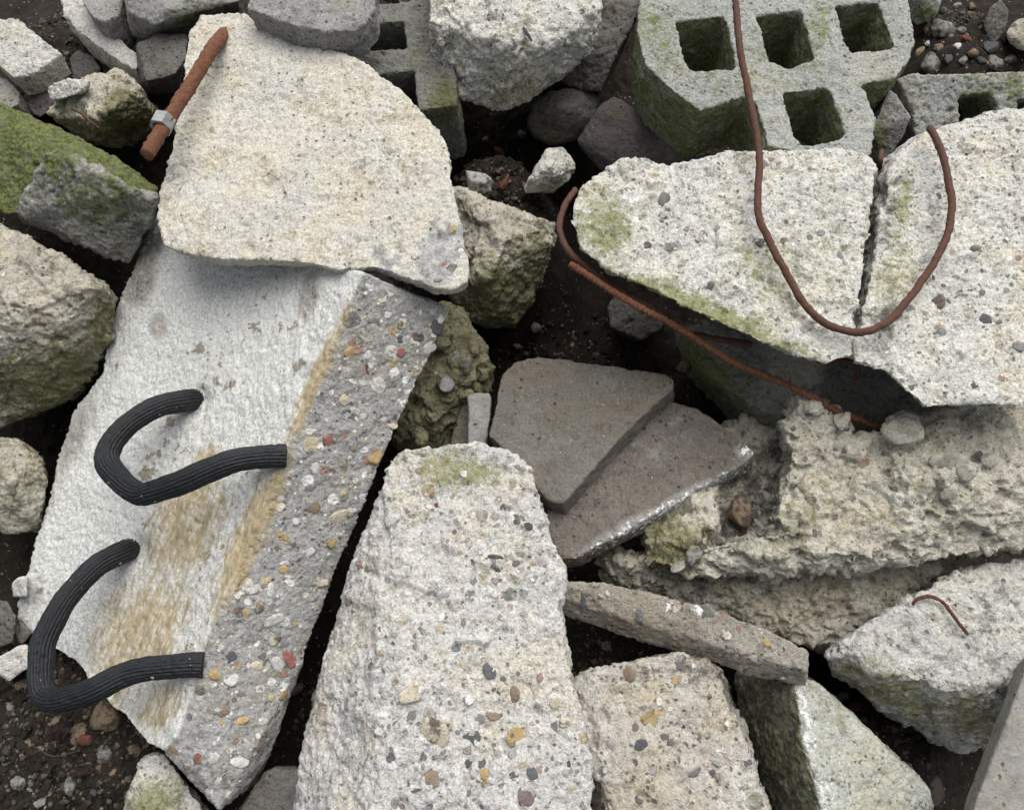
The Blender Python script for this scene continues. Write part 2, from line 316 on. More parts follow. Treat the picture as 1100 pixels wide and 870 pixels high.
def masks_on(me, V, n, mk, soft=2):
    x, y = proj(V)
    for k, sp in (mk or {}).items():
        if k == 'under':                                   # growth on side faces: (name, strength)
            k2, st, lim = sp; m = st*np.clip((lim-n[:, 2])/.35, 0, 1)
            a = me.attributes.get(k2)
            if a:
                old = np.empty(len(m), np.float32); a.data.foreach_get('value', old); m = np.maximum(m, old)
            else: a = me.attributes.new(k2, 'FLOAT', 'POINT')
        else:
            m = mask(x, y, sp); m = laplace(me, np.repeat(m[:, None], 3, 1), soft)[:, 0]
            a = me.attributes.get(k) or me.attributes.new(k, 'FLOAT', 'POINT')
        a.data.foreach_set('value', m.astype(np.float32))
SEED = [0]
def finish(me, name, mat, label=None, cat=None, rough=(.008, .004, .002), sm=5, masks=None, group=None, lump=0, parent=None, flat=None, fac=None):
    """turn a remeshed block into weathered stone and link it as one object"""
    SEED[0] += 1; off = np.array([SEED[0]*5.3, SEED[0]*2.1, SEED[0]*7.7])
    v0 = getv(me); v = laplace(me, v0, sm); setv(me, v); n = normals(me); q = v+off
    d = rough[0]*fbm(q, 9., 2)+rough[1]*fbm(q, 34., 3, .6)+rough[2]*fbm(q, 110., 2, .7)
    edge = np.clip(np.linalg.norm(v-v0, axis=1)/.004, 0, 1); edge = laplace(me, np.repeat(edge[:, None], 3, 1), 6)[:, 0]
    d = d-edge*np.maximum(0, fbm(q+3, 22., 2)-.05)*rough[1]*3.5         # chipped edges
    d = d-np.maximum(0, fbm(q+7, 62., 2)-.42)*rough[2]*5                   # pock marks
    fac = rough[0]*.75 if fac is None and rough[0] > .0055 else (fac or 0)
    if fac:
        qq = q+.006*np.stack([fbm(q, 40, 2), fbm(q+5, 40, 2), fbm(q+9, 40, 2)], 1)
        d = d*.75+fac*facet(qq, 17.)+fac*.55*facet(qq+3, 41.)
    if lump:
        w, r = worley(q+fbm(q, 20, 1)[:, None]*.01, 26.); d = d+lump*np.maximum(0, .25+.35*r-w)*2.2*(r > .45)
        w, r = worley(q*1.01+5, 60.); d = d+lump*.5*np.maximum(0, .2+.4*r-w)*2*(r > .4)
        d = d+lump*.8*ridged(q, 24., 2)
    if flat is not None: d = d*flat(v)
    v = v+n*d[:, None]; setv(me, v); masks_on(me, v, n, masks)
    c = (v.min(0)+v.max(0))/2; c[2] = v[:, 2].min(); setv(me, v-c)
    me.polygons.foreach_set('use_smooth', np.ones(len(me.polygons), bool)); me.materials.clear(); me.materials.append(mat); me.update()
    o = bpy.data.objects.new(name, me); COL.objects.link(o); o.location = c; me.name = name
    if label: tag(o, label, cat, group)
    return o
def zs(pts, z):
    if len(pts[0]) == 3: return [P(*p) for p in pts]
    z0, gx, gy = z; cx = sum(p[0] for p in pts)/len(pts); cy = sum(p[1] for p in pts)/len(pts)
    return [P(p[0], p[1], z0+gx*(p[0]-cx)/100+gy*(p[1]-cy)/100) for p in pts]
def R(name, label, cat, mat, top=None, z=None, th=.12, taper=.92, hulls=(), vox=.003, nrm=False, holes=None, shift=(0, 0), bumps=(), **kw):
    bm = bmesh.new(); cut = None
    for px, py, z_, r_ in bumps:
        p = P(px, py, z_); k = bmesh.ops.create_icosphere(bm, subdivisions=2, radius=1)['verts']; e = [random.uniform(.8, 1.25) for _ in range(3)]
        for q in k: q.co = Vector(p)+Vector([q.co[i]*r_*e[i] for i in range(3)])
    if top:
        t = zs(top, z); c = sum(t)/len(t)
        if nrm:
            nn = np.zeros(3)
            for i in range(len(t)): nn += np.cross(t[i]-c, t[(i+1) % len(t)]-c)
            nn /= np.linalg.norm(nn); nn = -nn if nn[2] > 0 else nn
        else: nn = np.array([shift[0], shift[1], -1.])
        b = [c+(p-c)*taper+nn*th for p in t]; prism(bm, t, b)
        if holes:
            cb = bmesh.new()
            for h in holes:
                hp = [hit(x, y, (c, -nn if nrm else np.array([0, 0, 1.]))) for x, y in h]; hc = sum(hp)/len(hp)
                prism(cb, [p-nn*.03 for p in hp], [hc+(p-hc)*.93+nn*(th+.03) for p in hp])
            cut = bm_mesh(cb, 'cut')
    for h in hulls: hull(bm, [P(p[0], p[1], p[2]-.18 if p[2] <= .05 else p[2]) for p in h])
    me = remesh(bm_mesh(bm, name), vox, cut)
    return finish(me, name, M[mat], label, cat, **kw)
def catmull(pts, n):
    p = [np.array(q, float) for q in pts]; p = [2*p[0]-p[1]]+p+[2*p[-1]-p[-2]]; out = []
    for i in range(1, len(p)-2):
        for k in range(n):
            t = k/n; a, b, c, d = p[i-1:i+3]
            out.append(.5*((2*b)+(c-a)*t+(2*a-5*b+4*c-d)*t*t+(3*b-a-3*c+d)*t**3))
    out.append(p[-2]); return out
def sweep(name, pts, r, mat, n=10, seg=10, prof=None, rfun=None, parent=None, jit=0., wob=0.):
    path = np.array(catmull(pts, n)); c0 = path.mean(0) if parent is None else np.array(parent.matrix_basis.translation)
    if wob: path = path+wob*np.stack([fbm(path+k_*7.7, 22., 2) for k_ in range(3)], 1)
    T = np.gradient(path, axis=0); T /= np.linalg.norm(T, axis=1)[:, None]
    s = np.concatenate([[0], np.cumsum(np.linalg.norm(np.diff(path, axis=0), axis=1))])
    nv = np.cross(T[0], [.3, .2, 1]); nv /= np.linalg.norm(nv); bm = bmesh.new(); rings = []
    for i in range(len(path)):
        nv = nv-T[i]*np.dot(nv, T[i]); nv /= np.linalg.norm(nv); bv = np.cross(T[i], nv); ring = []
        for k in range(seg):
            a = 2*math.pi*k/seg; rr = r*(prof(a) if prof else 1)*(rfun(s[i], a) if rfun else 1)
            ring.append(bm.verts.new(path[i]+(nv*math.cos(a)+bv*math.sin(a))*rr-c0))
        rings.append(ring)
    for i in range(len(rings)-1):
        for k in range(seg): bm.faces.new((rings[i][k], rings[i][(k+1) % seg], rings[i+1][(k+1) % seg], rings[i+1][k]))
    bm.faces.new(rings[0][::-1]); bm.faces.new(rings[-1]); me = bm_mesh(bm, name)
    if jit:
        v = getv(me); v = v+normals(me)*(jit*fbm(v+9, 120., 2))[:, None]; setv(me, v)
    me.polygons.foreach_set('use_smooth', np.ones(len(me.polygons), bool)); me.materials.append(mat)
    o = bpy.data.objects.new(name, me); COL.objects.link(o)
    if parent is None: o.location = c0
    else: o.parent = parent
    return o

exec_scene = None
#@@ROCKS
# ------------------------------------------------------------------ the two slabs on the left
GA, GB, GL = (390, 295, .43), (186, 797, .20), (60, 500, .10)
gp = plane3(GA, GB, GL)
paint_poly = [(392, 294), (345, 470), (305, 487), (262, 590), (225, 683), (188, 790), (172, 806), (152, 800), (131, 778), (121, 766), (106, 756), (84, 728), (63, 704), (40, 690), (20, 672), (18, 650), (33, 600), (46, 556), (60, 500), (78, 440), (110, 400), (118, 350), (133, 310), (152, 262), (168, 225), (176, 190), (230, 180), (300, 235), (340, 274)]
paint_poly[1] = (312, 470)
GT = P(484, 333, .352)-P(392, 295, .43)
bm = bmesh.new(); pts = [hit(x, y, gp) for x, y in paint_poly]
prism(bm, pts, [p+GT for p in pts])
hull(bm, [hit(186, 790, gp), hit(225, 683, gp), hit(225, 683, gp)+GT, hit(188, 790, gp)+GT, P(236, 872, .17), P(200, 800, .06), P(275, 840, .05), hit(172, 806, gp)])
gme = remesh(bm_mesh(bm, 'slab'), .003)
gA, gB = hit(392, 294, gp), hit(188, 790, gp); gu = (gB-gA)/np.linalg.norm(gB-gA); gw = np.cross(gp[1], gu); gw = gw if gw[0] < 0 else -gw
def dish(p):
    t = np.clip(((p-gA)@gw)/.46, 0, 1); return .026*4*t*(1-t)
v = getv(gme); hgt_ = (v-gA)@gp[1]; near_ = np.clip(1-np.abs(hgt_)/.02, 0, 1)
dp = dish(v)*near_
for hx, hy in ((204, 431), (138, 592)):
    c_ = hit(hx, hy, gp); dp = dp+near_*.010*np.exp(-(np.linalg.norm(v-c_-.008*gw, axis=1)/.027)**4)
setv(gme, v-dp[:, None]*gp[1])
ridge = [(393, 288), (300, 505), (262, 600), (225, 690), (196, 786), (190, 800), (236, 880), (300, 880), (600, 330), (480, 250)]
leftp = [(0, 100), (420, 100), (391, 294), (347, 392), (300, 503), (260, 598), (223, 688), (193, 790), (170, 812), (150, 803), (0, 870)]
G = finish(gme, 'broken_slab', M['wall'], 'long broken slab with ochre streaked white face, grey pebbly cut edge and two black rungs', 'concrete slab',
    rough=(.003, .0022, .0014), sm=2, masks={'paint': [('p', leftp, 1.), ('s', 160, 262, 14, 34, 25, .8), ('s', 176, 248, 16, 12, 0, .7), ('s', 150, 305, 14, 24, 25, .7), ('s', 80, 470, 12, 40, 25, .4), ('s', 332, 318, 9, 24, 10, .7), ('s', 170, 350, 8, 14, 0, .5)],
    'stain': [('b', 338, 410, 120, 13, -67, .92), ('b', 266, 580, 140, 24, -66, .95), ('b', 330, 425, 30, 12, -67, .95), ('b', 285, 540, 50, 14, -66, .95), ('b', 200, 565, 95, 56, -62, .86), ('b', 215, 500, 44, 18, -50, .9), ('b', 150, 680, 120, 66, -58, .84), ('b', 170, 760, 50, 30, -60, .8)], 'dark': [('b', 200, 850, 45, 45, 0, .5), ('b', 205, 431, 9, 8, 0, .55), ('b', 137, 594, 9, 8, 0, .55), ('b', 306, 492, 7, 9, 0, .4), ('b', 219, 715, 7, 10, 0, .4)]})  # small dark spots at the rung ends: socket shade put into the colour
def ribs(a): return .93+.12*abs(math.sin(a*10))**.6
def rung(px):
    return sweep('step_iron', [P(x, y, hit(x, y, gp)[2]+h-float(dish(hit(x, y, gp)))*1.1*max(0, 1-abs(h)/.10)) for x, y, h in px], .0185, M['rubber'], n=14, seg=120, prof=ribs, parent=G, jit=.0011, rfun=lambda s, a: 1+.035*math.sin(s*31+1)+.02*math.sin(s*95+a))
rung([(212, 429, -.03), (205, 430, -.006), (197, 431, .014), (172, 436, .05), (140, 454, .085), (117, 482, .11), (119, 504, .115), (146, 529, .115), (165, 528, .112), (200, 516, .10), (245, 497, .075), (278, 491, .035), (296, 490, .014), (307, 490, -.004)])
rung([(142, 590, -.03), (137, 591, -.006), (130, 594, .016), (104, 608, .055), (72, 642, .09), (49, 684, .115), (44, 712, .12), (46, 744, .12), (62, 752, .118), (100, 741, .10), (140, 722, .07), (180, 716, .04), (206, 714, .014), (219, 714, -.004)])

Fo = R('concrete_slab', 'cream broken slab across the painted slab, rusty bolt sticking out of its corner', 'concrete slab', 'cream',
  top=[(202, 38), (215, 17), (240, 13), (262, 13), (283, 28), (302, 38), (345, 46), (372, 56), (402, 74), (430, 96), (455, 118), (474, 140), (482, 158), (486, 196), (496, 240), (505, 285), (503, 303), (488, 311), (466, 310), (440, 300), (402, 288), (362, 290), (330, 283), (290, 280), (230, 278), (196, 271), (176, 264), (170, 240), (172, 205), (183, 160), (195, 100)],
  z=(.412, .020, .0), th=.045, taper=.97, shift=(0, .2), rough=(.005, .0032, .0016), sm=3,
  masks={'stain': [('b', 470, 272, 34, 56, 25, 1.), ('b', 425, 285, 50, 26, 20, .8), ('b', 400, 170, 40, 30, 30, .5), ('b', 190, 150, 14, 110, 8, .5)], 'dark': [('b', 236, 44, 12, 10, 0, .5)]})  # dark spot by the bolt paints in the shade of its hole
fz = .515
bolt = sweep('bolt', [P(243, 34, .375), P(235, 44, .405), P(227, 54, .428), P(208, 86, .440), P(185, 122, .450), P(157, 167, .458)], .0120, M['flaky'], n=16, seg=36, parent=Fo, rfun=lambda s, a: 1+.04*math.sin(s*1500+a), jit=.0022)
def nut(a, b, r0, r1, parent):
    a, b = np.array(a), np.array(b); t = (b-a)/np.linalg.norm(b-a); u = np.cross(t, [0, 0, 1.]); u /= np.linalg.norm(u); w = np.cross(t, u)
    bm = bmesh.new(); c0 = np.array(parent.parent.location if parent.parent else parent.location)
    rings = []
    for p, rr, k6 in ((a, r0, 0), (a, r1*.96, 1), (a+t*.001, r1, 1), (b-t*.001, r1, 1), (b, r1*.96, 1), (b, r0, 0)):
        rings.append([bm.verts.new(p+(u*math.cos(i*math.pi/12)+w*math.sin(i*math.pi/12))*rr*((1/math.cos(((i*math.pi/12) % (math.pi/3))-math.pi/6)*.94) if k6 else 1)-c0) for i in range(24)])
    for i in range(6):
        for k in range(24): bm.faces.new((rings[i][k], rings[i][(k+1) % 24], rings[(i+1) % 6][(k+1) % 24], rings[(i+1) % 6][k]))
    me = bm_mesh(bm, 'nut'); me.materials.append(M['zinc']); o = bpy.data.objects.new('nut', me); COL.objects.link(o); o.parent = parent
nut(P(178, 127, .4515), P(172, 138, .454), .0125, .0180, bolt)

# ------------------------------------------------------------------ upper left rubble
def up_rock(*a, **k): return R(*a, **k)
R('concrete_chunk', 'small pale grey broken slab at the upper left edge of the photo', 'rubble', 'pale2', top=[(-12, 20), (20, 18), (30, 28), (46, 40), (52, 48), (60, 52), (66, 58), (38, 78), (14, 84), (2, 74), (-12, 60)], z=(.24, .01, -.02), th=.06, taper=.95, vox=.0025, rough=(.003, .0025, .002))
R('concrete_chunk', 'small grey stone below the pale slab piece at the left edge', 'rubble', 'grey', top=[(-10, 78), (8, 84), (20, 98), (20, 112), (8, 116), (-10, 112)], z=(.19, 0, 0), th=.14, rough=(.004, .003, .001), vox=.0025)
R('stone', 'smooth pinkish grey stone wedged beside the mossy block', 'stone', 'purple', hulls=[[(22, 110, .16), (40, 88, .18), (52, 80, .18), (64, 96, .18), (62, 112, .16), (44, 128, .15), (28, 122, .14), (30, 120, .02), (60, 110, .02), (40, 85, .02)]], rough=(.004, .002, .001), vox=.0025, sm=10)
R('concrete_chunk', 'long narrow beige concrete sliver slanting through the upper left rubble', 'rubble', 'pale2', top=[(64, -15), (84, -8), (96, 14), (112, 30), (132, 44), (146, 56), (150, 68), (146, 76), (128, 66), (100, 46), (84, 34), (68, 18)], z=(.22, .01, -.01), th=.08, taper=.9, rough=(.004, .003, .002), vox=.0025)
R('concrete_chunk', 'small grey rounded chunk above the beige sliver at the top edge', 'rubble', 'grey', top=[(84, -18), (126, -16), (131, 8), (126, 18), (112, 24), (98, 17), (90, 4)], z=(.27, 0, 0), th=.09, rough=(.004, .002, .001), vox=.0025)
R('concrete_block', 'grey block with mossy dark side at the top edge above the cream slab', 'concrete block', 'grey', hulls=[[(128, -30, .33), (262, -30, .33), (256, 2, .33), (178, 10, .33), (165, 27, .31), (150, 26, .29), (137, 14, .31), (205, 40, .2), (260, 22, .22), (140, 40, .2), (160, 46, .2), (250, -30, .1), (140, -30, .1), (200, 30, .05)]], rough=(.004, .003, .0015), masks={'moss': [('b', 215, 18, 40, 22, 0, .8)], 'dark': [('b', 230, 12, 45, 25, 0, .5)]})
R('stone', 'dark brown squarish stone between the beige sliver and the bolted slab', 'stone', 'darkgrey', hulls=[[(147, 48, .26), (170, 38, .27), (202, 36, .27), (200, 62, .27), (188, 80, .265), (156, 88, .25), (192, 98, .18), (165, 104, .16), (150, 90, .16), (150, 60, .04), (200, 50, .04), (185, 95, .04)]], rough=(.003, .002, .0015), sm=6)
R('stone', 'dark slate stone half buried below the beige sliver', 'stone', 'darkgrey', hulls=[[(76, 62, .13), (84, 54, .15), (100, 60, .15), (108, 74, .15), (104, 88, .13), (78, 86, .12), (80, 60, .0), (104, 66, .0), (90, 90, .0)]], rough=(.003, .002, .001), vox=.0025, sm=8)
R('stone', 'dark smooth stone in the shadow beside the mottled chunk', 'stone', 'darkgrey', hulls=[[(106, 66, .12), (120, 60, .13), (138, 76, .13), (140, 90, .12), (112, 84, .12), (108, 66, .0), (138, 80, .0), (112, 84, 0)]], rough=(.003, .002, .001), vox=.0025, sm=8)
R('concrete_chunk', 'mottled mossy chunk with orange pebble left of the rusty bolt', 'rubble', 'mud', hulls=[[(50, 122, .24), (68, 106, .27), (92, 92, .29), (104, 82, .29), (136, 80, .28), (150, 94, .28), (120, 118, .30), (100, 128, .30), (166, 118, .22), (164, 140, .16), (140, 156, .14), (110, 156, .16), (74, 138, .20), (60, 110, .04), (160, 120, .04), (130, 150, .03), (110, 90, .04)]], rough=(.008, .006, .003), lump=.006, masks={'moss': [('b', 138, 125, 40, 38, 20, .8)]}, vox=.0025)
R('concrete_chunk', 'little pale knobbly piece leaning on the mottled chunk by the mossy block', 'rubble', 'pale2', hulls=[[(51, 98, .31), (56, 90, .32), (76, 86, .325), (96, 87, .325), (92, 98, .32), (70, 106, .31), (54, 108, .30), (58, 96, .24), (90, 94, .24), (60, 104, .24)]], rough=(.003, .003, .002), vox=.002, sm=5)
sweep('nail', [P(78, 117, .30), P(90, 124, .312), P(98, 132, .312), P(106, 138, .30)], .0028, M['rust'], jit=.001); tag(bpy.data.objects['nail'], 'short rusty nail sticking out of the mottled mossy chunk', 'nail')
R('mossy_block', 'thick green mossy beam at the left edge with ridged upper face', 'concrete block', 'moss', hulls=[[(-40, 96, .34), (0, 110, .355), (60, 136, .36), (120, 168, .355), (170, 204, .345), (166, 214, .34), (90, 176, .37), (48, 156, .375), (-40, 132, .36), (14, 230, .31), (-40, 222, .30), (-40, 110, .15), (160, 200, .15), (20, 200, .15)]], rough=(.004, .004, .0025), sm=4, masks={'moss': [('a', .85)]})
R('mossy_block', 'rough grey green block corner below the ridged mossy beam', 'concrete block', 'moss', hulls=[[(16, 228, .32), (44, 164, .40), (60, 158, .405), (94, 182, .40), (150, 206, .385), (169, 212, .375), (168, 232, .34), (152, 262, .26), (138, 284, .22), (104, 262, .24), (74, 250, .25), (50, 246, .25), (20, 238, .27), (150, 210, .16), (60, 180, .14), (40, 220, .14), (130, 260, .14)]], rough=(.006, .005, .003), sm=5, masks={'moss': [('b', 110, 215, 70, 40, 20, .6), ('b', 60, 170, 30, 30, 0, .7)], 'dark': [('b', 135, 240, 40, 45, 0, .4)]})
R('concrete_boulder', 'large rough brownish boulder at the left edge below the mossy block, mossy underneath', 'boulder', 'mud', hulls=[[(-50, 232, .29), (20, 250, .31), (66, 276, .32), (104, 306, .31), (124, 318, .26), (118, 352, .2), (104, 400, .15), (80, 424, .13), (36, 444, .12), (-50, 470, .12), (-50, 300, .34), (40, 330, .32), (70, 356, .28), (-50, 390, .27), (30, 390, .24), (-50, 250, .02), (100, 330, .02), (40, 440, .02), (90, 410, .02)]], rough=(.010, .006, .004), lump=.002, masks={'moss': [('b', 60, 410, 90, 55, -20, .8), ('b', 110, 350, 25, 60, 0, .6)]})
R('concrete_chunk', 'mossy grey stone at the left edge beside the upper rung', 'rubble', 'mud', hulls=[[(-30, 480, .13), (14, 470, .16), (26, 474, .16), (42, 496, .14), (50, 508, .12), (46, 530, .1), (40, 568, .09), (10, 570, .09), (-30, 566, .1), (10, 520, .17), (-30, 500, -.02), (44, 510, -.02), (36, 560, -.02)]], rough=(.007, .005, .003), lump=.004, masks={'moss': [('a', .35)]})
R('concrete_chunk', 'tiny white chip poking out left of the painted slab', 'rubble', 'pale2', hulls=[[(12, 628, .10), (18, 620, .11), (30, 618, .11), (30, 642, .1), (14, 642, .09), (16, 630, .0), (30, 630, 0)]], vox=.002, rough=(.003, .002, .001))
R('stone', 'dark stone at the left edge beside the lower rung', 'stone', 'darkgrey', hulls=[[(-20, 640, .08), (8, 644, .1), (18, 662, .1), (14, 690, .07), (-20, 700, .06), (-20, 650, -.02), (14, 670, -.02)]], rough=(.004, .003, .001), vox=.0025)
R('stone', 'small dark stone touching the left tip of the painted slab', 'stone', 'darkgrey', hulls=[[(8, 668, .06), (22, 664, .07), (34, 680, .07), (24, 694, .06), (12, 692, .05), (12, 672, -.02), (28, 684, -.02)]], rough=(.003, .003, .001), vox=.0025)
R('stone', 'pale flat stone at the left edge on the soil beside the lower rung', 'stone', 'pale2', hulls=[[(-10, 712, .075), (18, 694, .09), (30, 692, .085), (32, 716, .08), (10, 732, .07), (0, 726, .065), (0, 712, -.01), (28, 700, -.01), (10, 728, -.01)]], rough=(.003, .002, .001), vox=.0025)
R('concrete_boulder', 'pale greenish chunk at the bottom edge under the tip of the painted slab', 'boulder', 'pale2', hulls=[[(128, 900, .12), (140, 846, .13), (150, 816, .14), (172, 808, .13), (200, 840, .12), (240, 900, .1), (160, 870, .14), (130, 880, -.02), (160, 810, -.02), (240, 890, -.02)]], rough=(.006, .004, .002), masks={'moss': [('b', 165, 860, 40, 30, 0, .7)]})
R('concrete_boulder', 'dark grey block in the shadow between the pebbly cut edge and the tall pale rock', 'boulder', 'darkgrey', hulls=[[(240, 900, .1), (285, 825, .12), (325, 822, .12), (350, 900, .12), (260, 900, -.02), (300, 830, -.02), (340, 880, -.02)]], rough=(.004, .003, .002))
# ------------------------------------------------------------------ top middle
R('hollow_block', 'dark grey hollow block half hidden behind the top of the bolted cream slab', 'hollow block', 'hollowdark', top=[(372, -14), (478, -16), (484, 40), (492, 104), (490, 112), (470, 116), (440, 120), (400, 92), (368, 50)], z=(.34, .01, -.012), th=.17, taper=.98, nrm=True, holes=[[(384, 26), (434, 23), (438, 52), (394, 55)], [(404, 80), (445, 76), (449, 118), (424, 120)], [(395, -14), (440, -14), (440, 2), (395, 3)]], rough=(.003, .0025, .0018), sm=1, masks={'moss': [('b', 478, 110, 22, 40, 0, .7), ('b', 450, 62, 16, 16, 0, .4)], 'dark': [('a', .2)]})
R('concrete_slab', 'flat grey slab piece at the top edge behind the cream slab', 'concrete slab', 'grey', top=[(262, 8), (276, -25), (406, -25), (402, 10), (392, 26), (378, 33), (350, 34), (318, 28)], z=(.46, .01, -.01), th=.07, taper=.96, rough=(.004, .003, .0015), masks={'moss': [('b', 330, 38, 40, 10, 0, .3)]})
R('concrete_boulder', 'large pale chunk at the top edge left of the big hollow block, rough mossy front', 'boulder', 'pale', hulls=[[(462, -40, .43), (636, -40, .43), (643, 8, .43), (642, 30, .40), (624, 50, .385), (596, 46, .41), (560, 58, .40), (522, 40, .425), (486, 46, .39), (461, 22, .41), (636, 56, .36), (602, 86, .3), (572, 106, .28), (545, 116, .27), (530, 119, .27), (518, 109, .28), (494, 106, .29), (474, 90, .30), (464, 66, .33), (480, -30, .2), (630, -30, .2), (540, 100, .2)]], rough=(.009, .006, .003), lump=.001, fac=.006, masks={'moss': [('b', 555, 92, 60, 22, -10, .33)]})
R('concrete_slab', 'dark grey pebbly slab standing between the pale top chunk and the big hollow block', 'concrete slab', 'darkgrey', hulls=[[(630, -30, .34), (694, -30, .34), (690, 6, .335), (676, 34, .32), (660, 64, .29), (652, 84, .26), (646, 100, .24), (612, 94, .22), (600, 84, .22), (610, 50, .28), (640, -30, .1), (690, -20, .1), (620, 90, .1), (650, 90, .1)]], rough=(.005, .004, .002))
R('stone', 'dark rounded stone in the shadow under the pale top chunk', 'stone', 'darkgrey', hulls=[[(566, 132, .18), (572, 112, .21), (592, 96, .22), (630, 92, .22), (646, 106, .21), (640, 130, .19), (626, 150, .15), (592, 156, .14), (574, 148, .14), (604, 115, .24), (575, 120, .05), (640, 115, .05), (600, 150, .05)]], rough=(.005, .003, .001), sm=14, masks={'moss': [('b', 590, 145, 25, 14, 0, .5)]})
R('brick', 'purple grey brick wedged under the corner of the big hollow block', 'brick', 'purple', hulls=[[(619, 152, .18), (643, 116, .225), (660, 104, .235), (672, 116, .235), (694, 140, .235), (724, 154, .235), (768, 168, .225), (744, 178, .22), (700, 200, .16), (648, 186, .13), (624, 162, .13), (650, 110, .1), (760, 165, .1), (690, 195, .08)]], rough=(.002, .0015, .001), sm=3)
bigp = [(690, -34), (974, -34), (978, 10), (984, 44), (976, 66), (968, 76), (952, 94), (944, 112), (936, 160), (930, 172), (870, 168), (826, 156), (818, 128), (812, 110), (802, 102), (752, 118), (716, 92), (692, 68), (684, 32)]
R('hollow_block', 'big grey hollow block with two rows of square cells and a mossy broken corner', 'hollow block', 'hollow', top=bigp, z=(.42, .0, .004), th=.14, taper=.97, holes=[[(725, 22), (776, 16), (782, 22), (792, 70), (788, 76), (742, 76), (736, 68)], [(811, 16), (862, 9), (876, 60), (874, 64), (846, 72), (828, 66)], [(897, 4), (944, 0), (961, 48), (956, 52), (916, 56), (908, 46)], [(841, 100), (888, 95), (894, 100), (909, 146), (904, 151), (866, 157), (854, 146)], [(925, 90), (962, 83), (1000, 90), (1000, 128), (938, 126)], [(775, 116), (800, 106), (815, 168), (790, 190)], [(708, -40), (764, -40), (772, -14), (716, -10)], [(796, -40), (846, -40), (852, -18), (804, -14)]],
  rough=(.003, .0025, .002), sm=1, masks={'moss': [('b', 700, 40, 45, 60, 0, .4), ('b', 830, 60, 60, 60, 0, .35), ('b', 790, 90, 50, 40, 0, .35), ('b', 880, 30, 20, 30, 0, .5)], 'under': ('moss', .62, .5)})
R('hollow_block', 'grey hollow block lying on its side at the right edge behind the speckled slab', 'hollow block', 'hollow', top=[(964, 86), (978, 79), (1022, 80), (1070, 77), (1150, 76), (1150, 178), (1000, 178), (984, 150), (980, 118)], z=(.28, .0, -.10), th=.13, taper=.95, nrm=True, holes=[[(1030, 106), (1038, 102), (1062, 101), (1072, 112), (1070, 140), (1032, 140)], [(1092, 106), (1128, 104), (1134, 140), (1096, 140)]], rough=(.003, .003, .002), sm=3, masks={'moss': [('b', 1050, 85, 30, 10, 0, .4), ('b', 1090, 95, 14, 40, 0, .5), ('b', 1050, 112, 25, 20, 0, .7)]})
R('concrete_chunk', 'small pointed grey shard standing beside the big hollow block', 'rubble', 'grey', hulls=[[(955, 96, .38), (962, 102, .38), (980, 126, .36), (972, 140, .34), (958, 166, .3), (950, 178, .28), (934, 172, .28), (936, 140, .34), (950, 120, .2), (970, 130, .2), (945, 165, .15)]], rough=(.003, .0025, .001), vox=.0025, sm=3, masks={'moss': [('b', 945, 150, 14, 30, 10, .8)]})
R('concrete_chunk', 'small mossy grey corner piece at the top edge right of the big hollow block', 'rubble', 'hollow', hulls=[[(970, -30, .3), (1014, -30, .3), (1010, 4, .3), (1004, 16, .28), (986, 28, .24), (978, 20, .24), (980, -20, .1), (1010, -10, .1), (986, 20, .1)]], rough=(.003, .003, .0015), vox=.0025, masks={'moss': [('b', 990, 14, 20, 14, 0, .6)]})
# ------------------------------------------------------------------ centre
R('concrete_boulder', 'mossy tan boulder behind the corner of the cream slab', 'boulder', 'mud', hulls=[[(486, 204, .26), (500, 206, .28), (536, 222, .28), (560, 236, .27), (592, 242, .27), (594, 262, .25), (580, 300, .19), (566, 330, .14), (552, 350, .12), (520, 352, .12), (500, 340, .14), (480, 318, .18), (540, 260, .29), (520, 300, .25), (495, 215, .02), (590, 250, .02), (550, 340, .02), (500, 330, .02)]], rough=(.009, .006, .003), lump=.003, masks={'moss': [('b', 540, 320, 60, 50, 0, .8), ('b', 575, 280, 30, 50, 0, .6)]})
R('concrete_boulder', 'olive mossy pebbly rock between the pebbly cut edge and the dark pavers', 'boulder', 'olive', hulls=[[(476, 330, .22), (492, 338, .24), (512, 362, .23), (528, 388, .2), (531, 408, .17), (524, 424, .16), (506, 440, .15), (496, 462, .14), (478, 480, .14), (440, 482, .15), (420, 470, .17), (440, 400, .24), (490, 400, .24), (470, 440, .22), (480, 340, 0), (520, 400, 0), (490, 470, 0), (430, 460, 0)]], bumps=[(490, 388, .245, .013), (500, 392, .24, .009), (480, 414, .24, .012), (464, 448, .225, .014), (508, 376, .232, .010), (520, 402, .205, .012), (500, 425, .215, .010), (452, 470, .2, .012), (476, 372, .25, .012), (512, 418, .195, .01)], rough=(.008, .006, .004), lump=.008, masks={'moss': [('a', .35)]})
R('brick', 'small grey upright brick stub between the olive rock and the dark pavers', 'brick', 'slab', hulls=[[(503, 425, .25), (512, 422, .25), (526, 423, .25), (527, 446, .25), (522, 482, .25), (502, 482, .25), (505, 428, .02), (526, 428, .02), (520, 480, .02), (504, 480, .02)]], rough=(.002, .002, .001), vox=.0025, sm=3)
R('brick', 'dark brown brick end showing left of the grey upright stub', 'brick', 'paver2', hulls=[[(482, 480, .19), (500, 424, .21), (506, 424, .21), (506, 484, .2), (484, 478, .02), (500, 430, .02), (506, 480, .02)]], rough=(.002, .002, .001), vox=.0025, sm=3)
